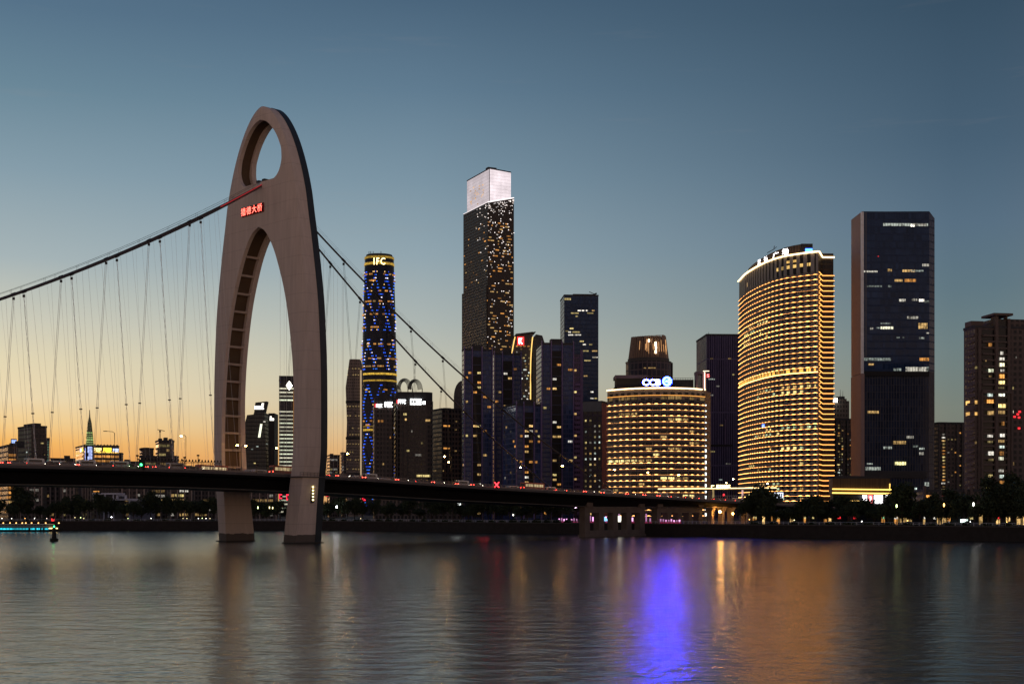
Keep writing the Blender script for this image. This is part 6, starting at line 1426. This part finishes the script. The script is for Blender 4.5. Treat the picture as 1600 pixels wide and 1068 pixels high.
    MB().box(X(146), X(155), -.2, .2, Z(768), Z(766.5)).build('lit_sign', emi(ORANGE, .9), r)
    # raised walkway with a light line and golden characters, at the landing of the bridge
    D = 640; k = D/F; x0 = wx(1028, D); r = thing('raised_walkway', 'raised walkway edged with a light line and glowing golden characters at the bridge landing', 'walkway', (x0, D, GZ)); X = lambda p: wx(p, D)-x0; Z = lambda y_: wz(y_, D)-GZ
    MB().box(X(1028), X(1213), 0, 5, Z(766), Z(763.8)).build('walkway_deck', M['dark'], r); MB().tube([(X(1028), -.3, Z(763.4)), (X(1213), -.3, Z(761.6))], .24, 5).build('light_strip', emi((1, .68, .3), 3.2), r)
    for p in (1033, 1063, 1090, 1106, 1138, 1147, 1160, 1180): MB().tube([(X(p), 1, 0), (X(p), 1, Z(766))], .22, 6).build('column', M['steel'], r)
    MB().tube([(X(1114), -.5, Z(780)), (X(1114), -.5, Z(764))], .5, 6).build('lit_column', emi((1, .7, .3), .9, .7), r); MB().tube([(X(1160), -.5, Z(780)), (X(1160), -.5, Z(765))], .5, 6).build('lit_column', emi((1, .6, .55), .8, .5), r)
    glyph_row(r, X(1110.5), X(1116), -.6, Z(763), Z(757.5), 1, emi((1, .7, .25), 6), 'sign_lettering'); glyph_row(r, X(1118.8), X(1141), -.6, Z(763), Z(757), 4, emi((1, .75, .3), 6), 'sign_lettering')
    MB().tube([(X(1130.5), -.6, Z(774)), (X(1130.5), -.6, Z(771))], .35, 6).build('signal_light', emi(RED, 3), r)
    rl = MB()
    for q in range(40): rl.tube([(X(1033)+q*1.1, -.2, Z(780)), (X(1033)+q*1.1, -.2, Z(774))], .04, 4)
    rl.tube([(X(1033), -.2, Z(774)), (X(1180), -.2, Z(774))], .05, 4); rl.build('railing', M['white'], r)
    # orange lamps under the landing
    for px, py, s, lab in ((1125, 800, 60, 'brilliant orange lamp on a column under the bridge landing'), (1145, 803, 14, 'orange lamp behind the brilliant one under the bridge landing'), (1170.5, 799, 16, 'small orange lamp at the right end of the landing underside')):
        p = bw_(s_at(px, 14.5), 14.5, 0); zl = wz(py, p.y); r = thing('wall_lamp', lab, 'lamp', (p.x, p.y, zl)); MB().frustum([(ring(.18, 10), -.3), (ring(.42, 10), .1), (ring(.42, 10), .6), (ring(.2, 10), .8)]).build('lamp_globe', emi((1, .45, .08), s*2.6), r); MB().box(-.12, .12, 0, 1.2, .85, 1.0).build('bracket', M['steel'], r); MB().tube([(0, 0, 4.6-zl), (0, 0, -.3)], .1, 6).build('post', M['steel'], r)
    # shop fronts behind the trees
    rnd = random.Random(3)
    for i, (a, b, lab, col) in enumerate([(1176, 1212, 'orange lit kiosk row behind the broad landing tree', ORANGE), (1213, 1262, 'long shop front glowing orange under the gold striped tower', ORANGE), (1266, 1328, 'shop front with many warm lights below the podium end', WARM), (1332, 1392, 'shop front with warm doorways under the podium', ORANGE), (1396, 1450, 'dim shop front behind the trees below the dark glass tower', WARM), (1456, 1512, 'shop front with scattered lights right of the dark glass tower', YEL), (1514, 1552, 'shop front with a white glowing sign below the rightmost tower', WHITE), (1556, 1620, 'dim shop front at the right edge', WARM)]):
        x, y = bank_pt((a+b)/2, 40); x0 = wx(a, y); w = wx(b, y)-x0; r = thing('shop_front', lab, 'shop', (x0, y, GZ)); MB().box(0, w, .4, 8, 0, 5.0).build('wall', M['dark'], r); MB().box(-.2, w+.2, -.9, 8.2, 5.002, 5.5).build('roof', M['roof'], r)
        n = int(w/1.7)
        for q in range(n):
            if rnd.random() < .38: MB().box(q*w/n+.15, (q+1)*w/n-.3, .2, .398, .3+rnd.random(), 2.4+rnd.random()*2.0).build('lit_door', rnd.choice([emi(col, .9, .8), emi(col, .45, .8), emi(WARM, 1.1, .7), emi(ORANGE, .8, .7)]), r)
        for q in range(max(2, n//6)): MB().box(q*6*w/n+.4, q*6*w/n+1.6, .1, .199, 2.6, 3.4).build('shop_sign', rnd.choice([emi(WHITE, .9), emi(RED, 1.2), emi((.4, 1, .5), .5), emi(YEL, .8)]), r)
    x, y = bank_pt(1512, 38); r = thing('light_box', 'white and pale green glowing sign box below the rightmost tower', 'sign', (x, y, GZ)); MB().box(-2.6, -.2, -.2, .2, 1.4, 2.6).build('panel', emi((.8, 1, .9), 3), r); MB().box(.2, 2.8, -.2, .2, 1.2, 2.8).build('panel', emi((.95, 1, 1), 5), r); MB().box(-2.7, 2.9, -.1, .1, 0, 1.15).build('base', M['dark'], r)
    # pink lit fence behind the river piers
    for a, b, n, lab in ((872, 903, 8, 'pink lit screen wall left of the first river pier'), (905, 1012, 26, 'long pink lit screen wall behind the river piers'), (1014, 1064, 12, 'pink lit screen wall behind the second river pier')):
        x0, y0 = bank_pt(a, 9); x1, y1 = bank_pt(b, 9); r = thing('light_fence', lab, 'fence', (x0, y0, GZ), math.atan2(y1-y0, x1-x0)); w = math.hypot(x1-x0, y1-y0)
        MB().box(0, w, .1, .4, 0, 1.2).build('base', solid('pink_base', (.3, .02, .09), .6), r); MB().box(0, w, .02, .099, .7, .95).build('light_strip', emi((1, .05, .25), .5), r)
        for q in range(n): 
            u = (q+.5)*w/n; hh = rnd.uniform(1.2, 3.4) if 905 < a+(b-a)*q/n < 1010 else rnd.uniform(.6, 1.6); MB().box(u-.35, u+.35, -.1, .0, 1.2, 1.2+hh).build('light_panel', emi((1, .42, .85), rnd.choice((.5, 1.2, 2.2))), r)
    x, y = bank_pt(944, 7); r = thing('light_dome', 'small blue and pink glowing dome behind the second opening of the first pier', 'sculpture', (x, y, GZ+1.3)); MB().frustum([(ring(1.6, 16), 0), (ring(1.35, 16), .9), (ring(.8, 16), 1.6), (ring(.1, 16), 1.9)]).build('dome', emi((.25, .6, 1), 1.6), r); MB().box(-.5, .5, -.5, .5, -1.3, 0).build('base', M['dark'], r)
    x, y = bank_pt(966, 7); r = thing('light_box', 'pale yellow glowing box behind the third opening of the first pier', 'sign', (x, y, GZ)); MB().box(-1.3, 1.3, -.3, .3, 1.0, 3.6).build('panel', emi((1, .95, .75), 2.2), r); MB().box(-1.3, 1.3, -.3, .3, 0, 1).build('base', M['dark'], r)
waterside()
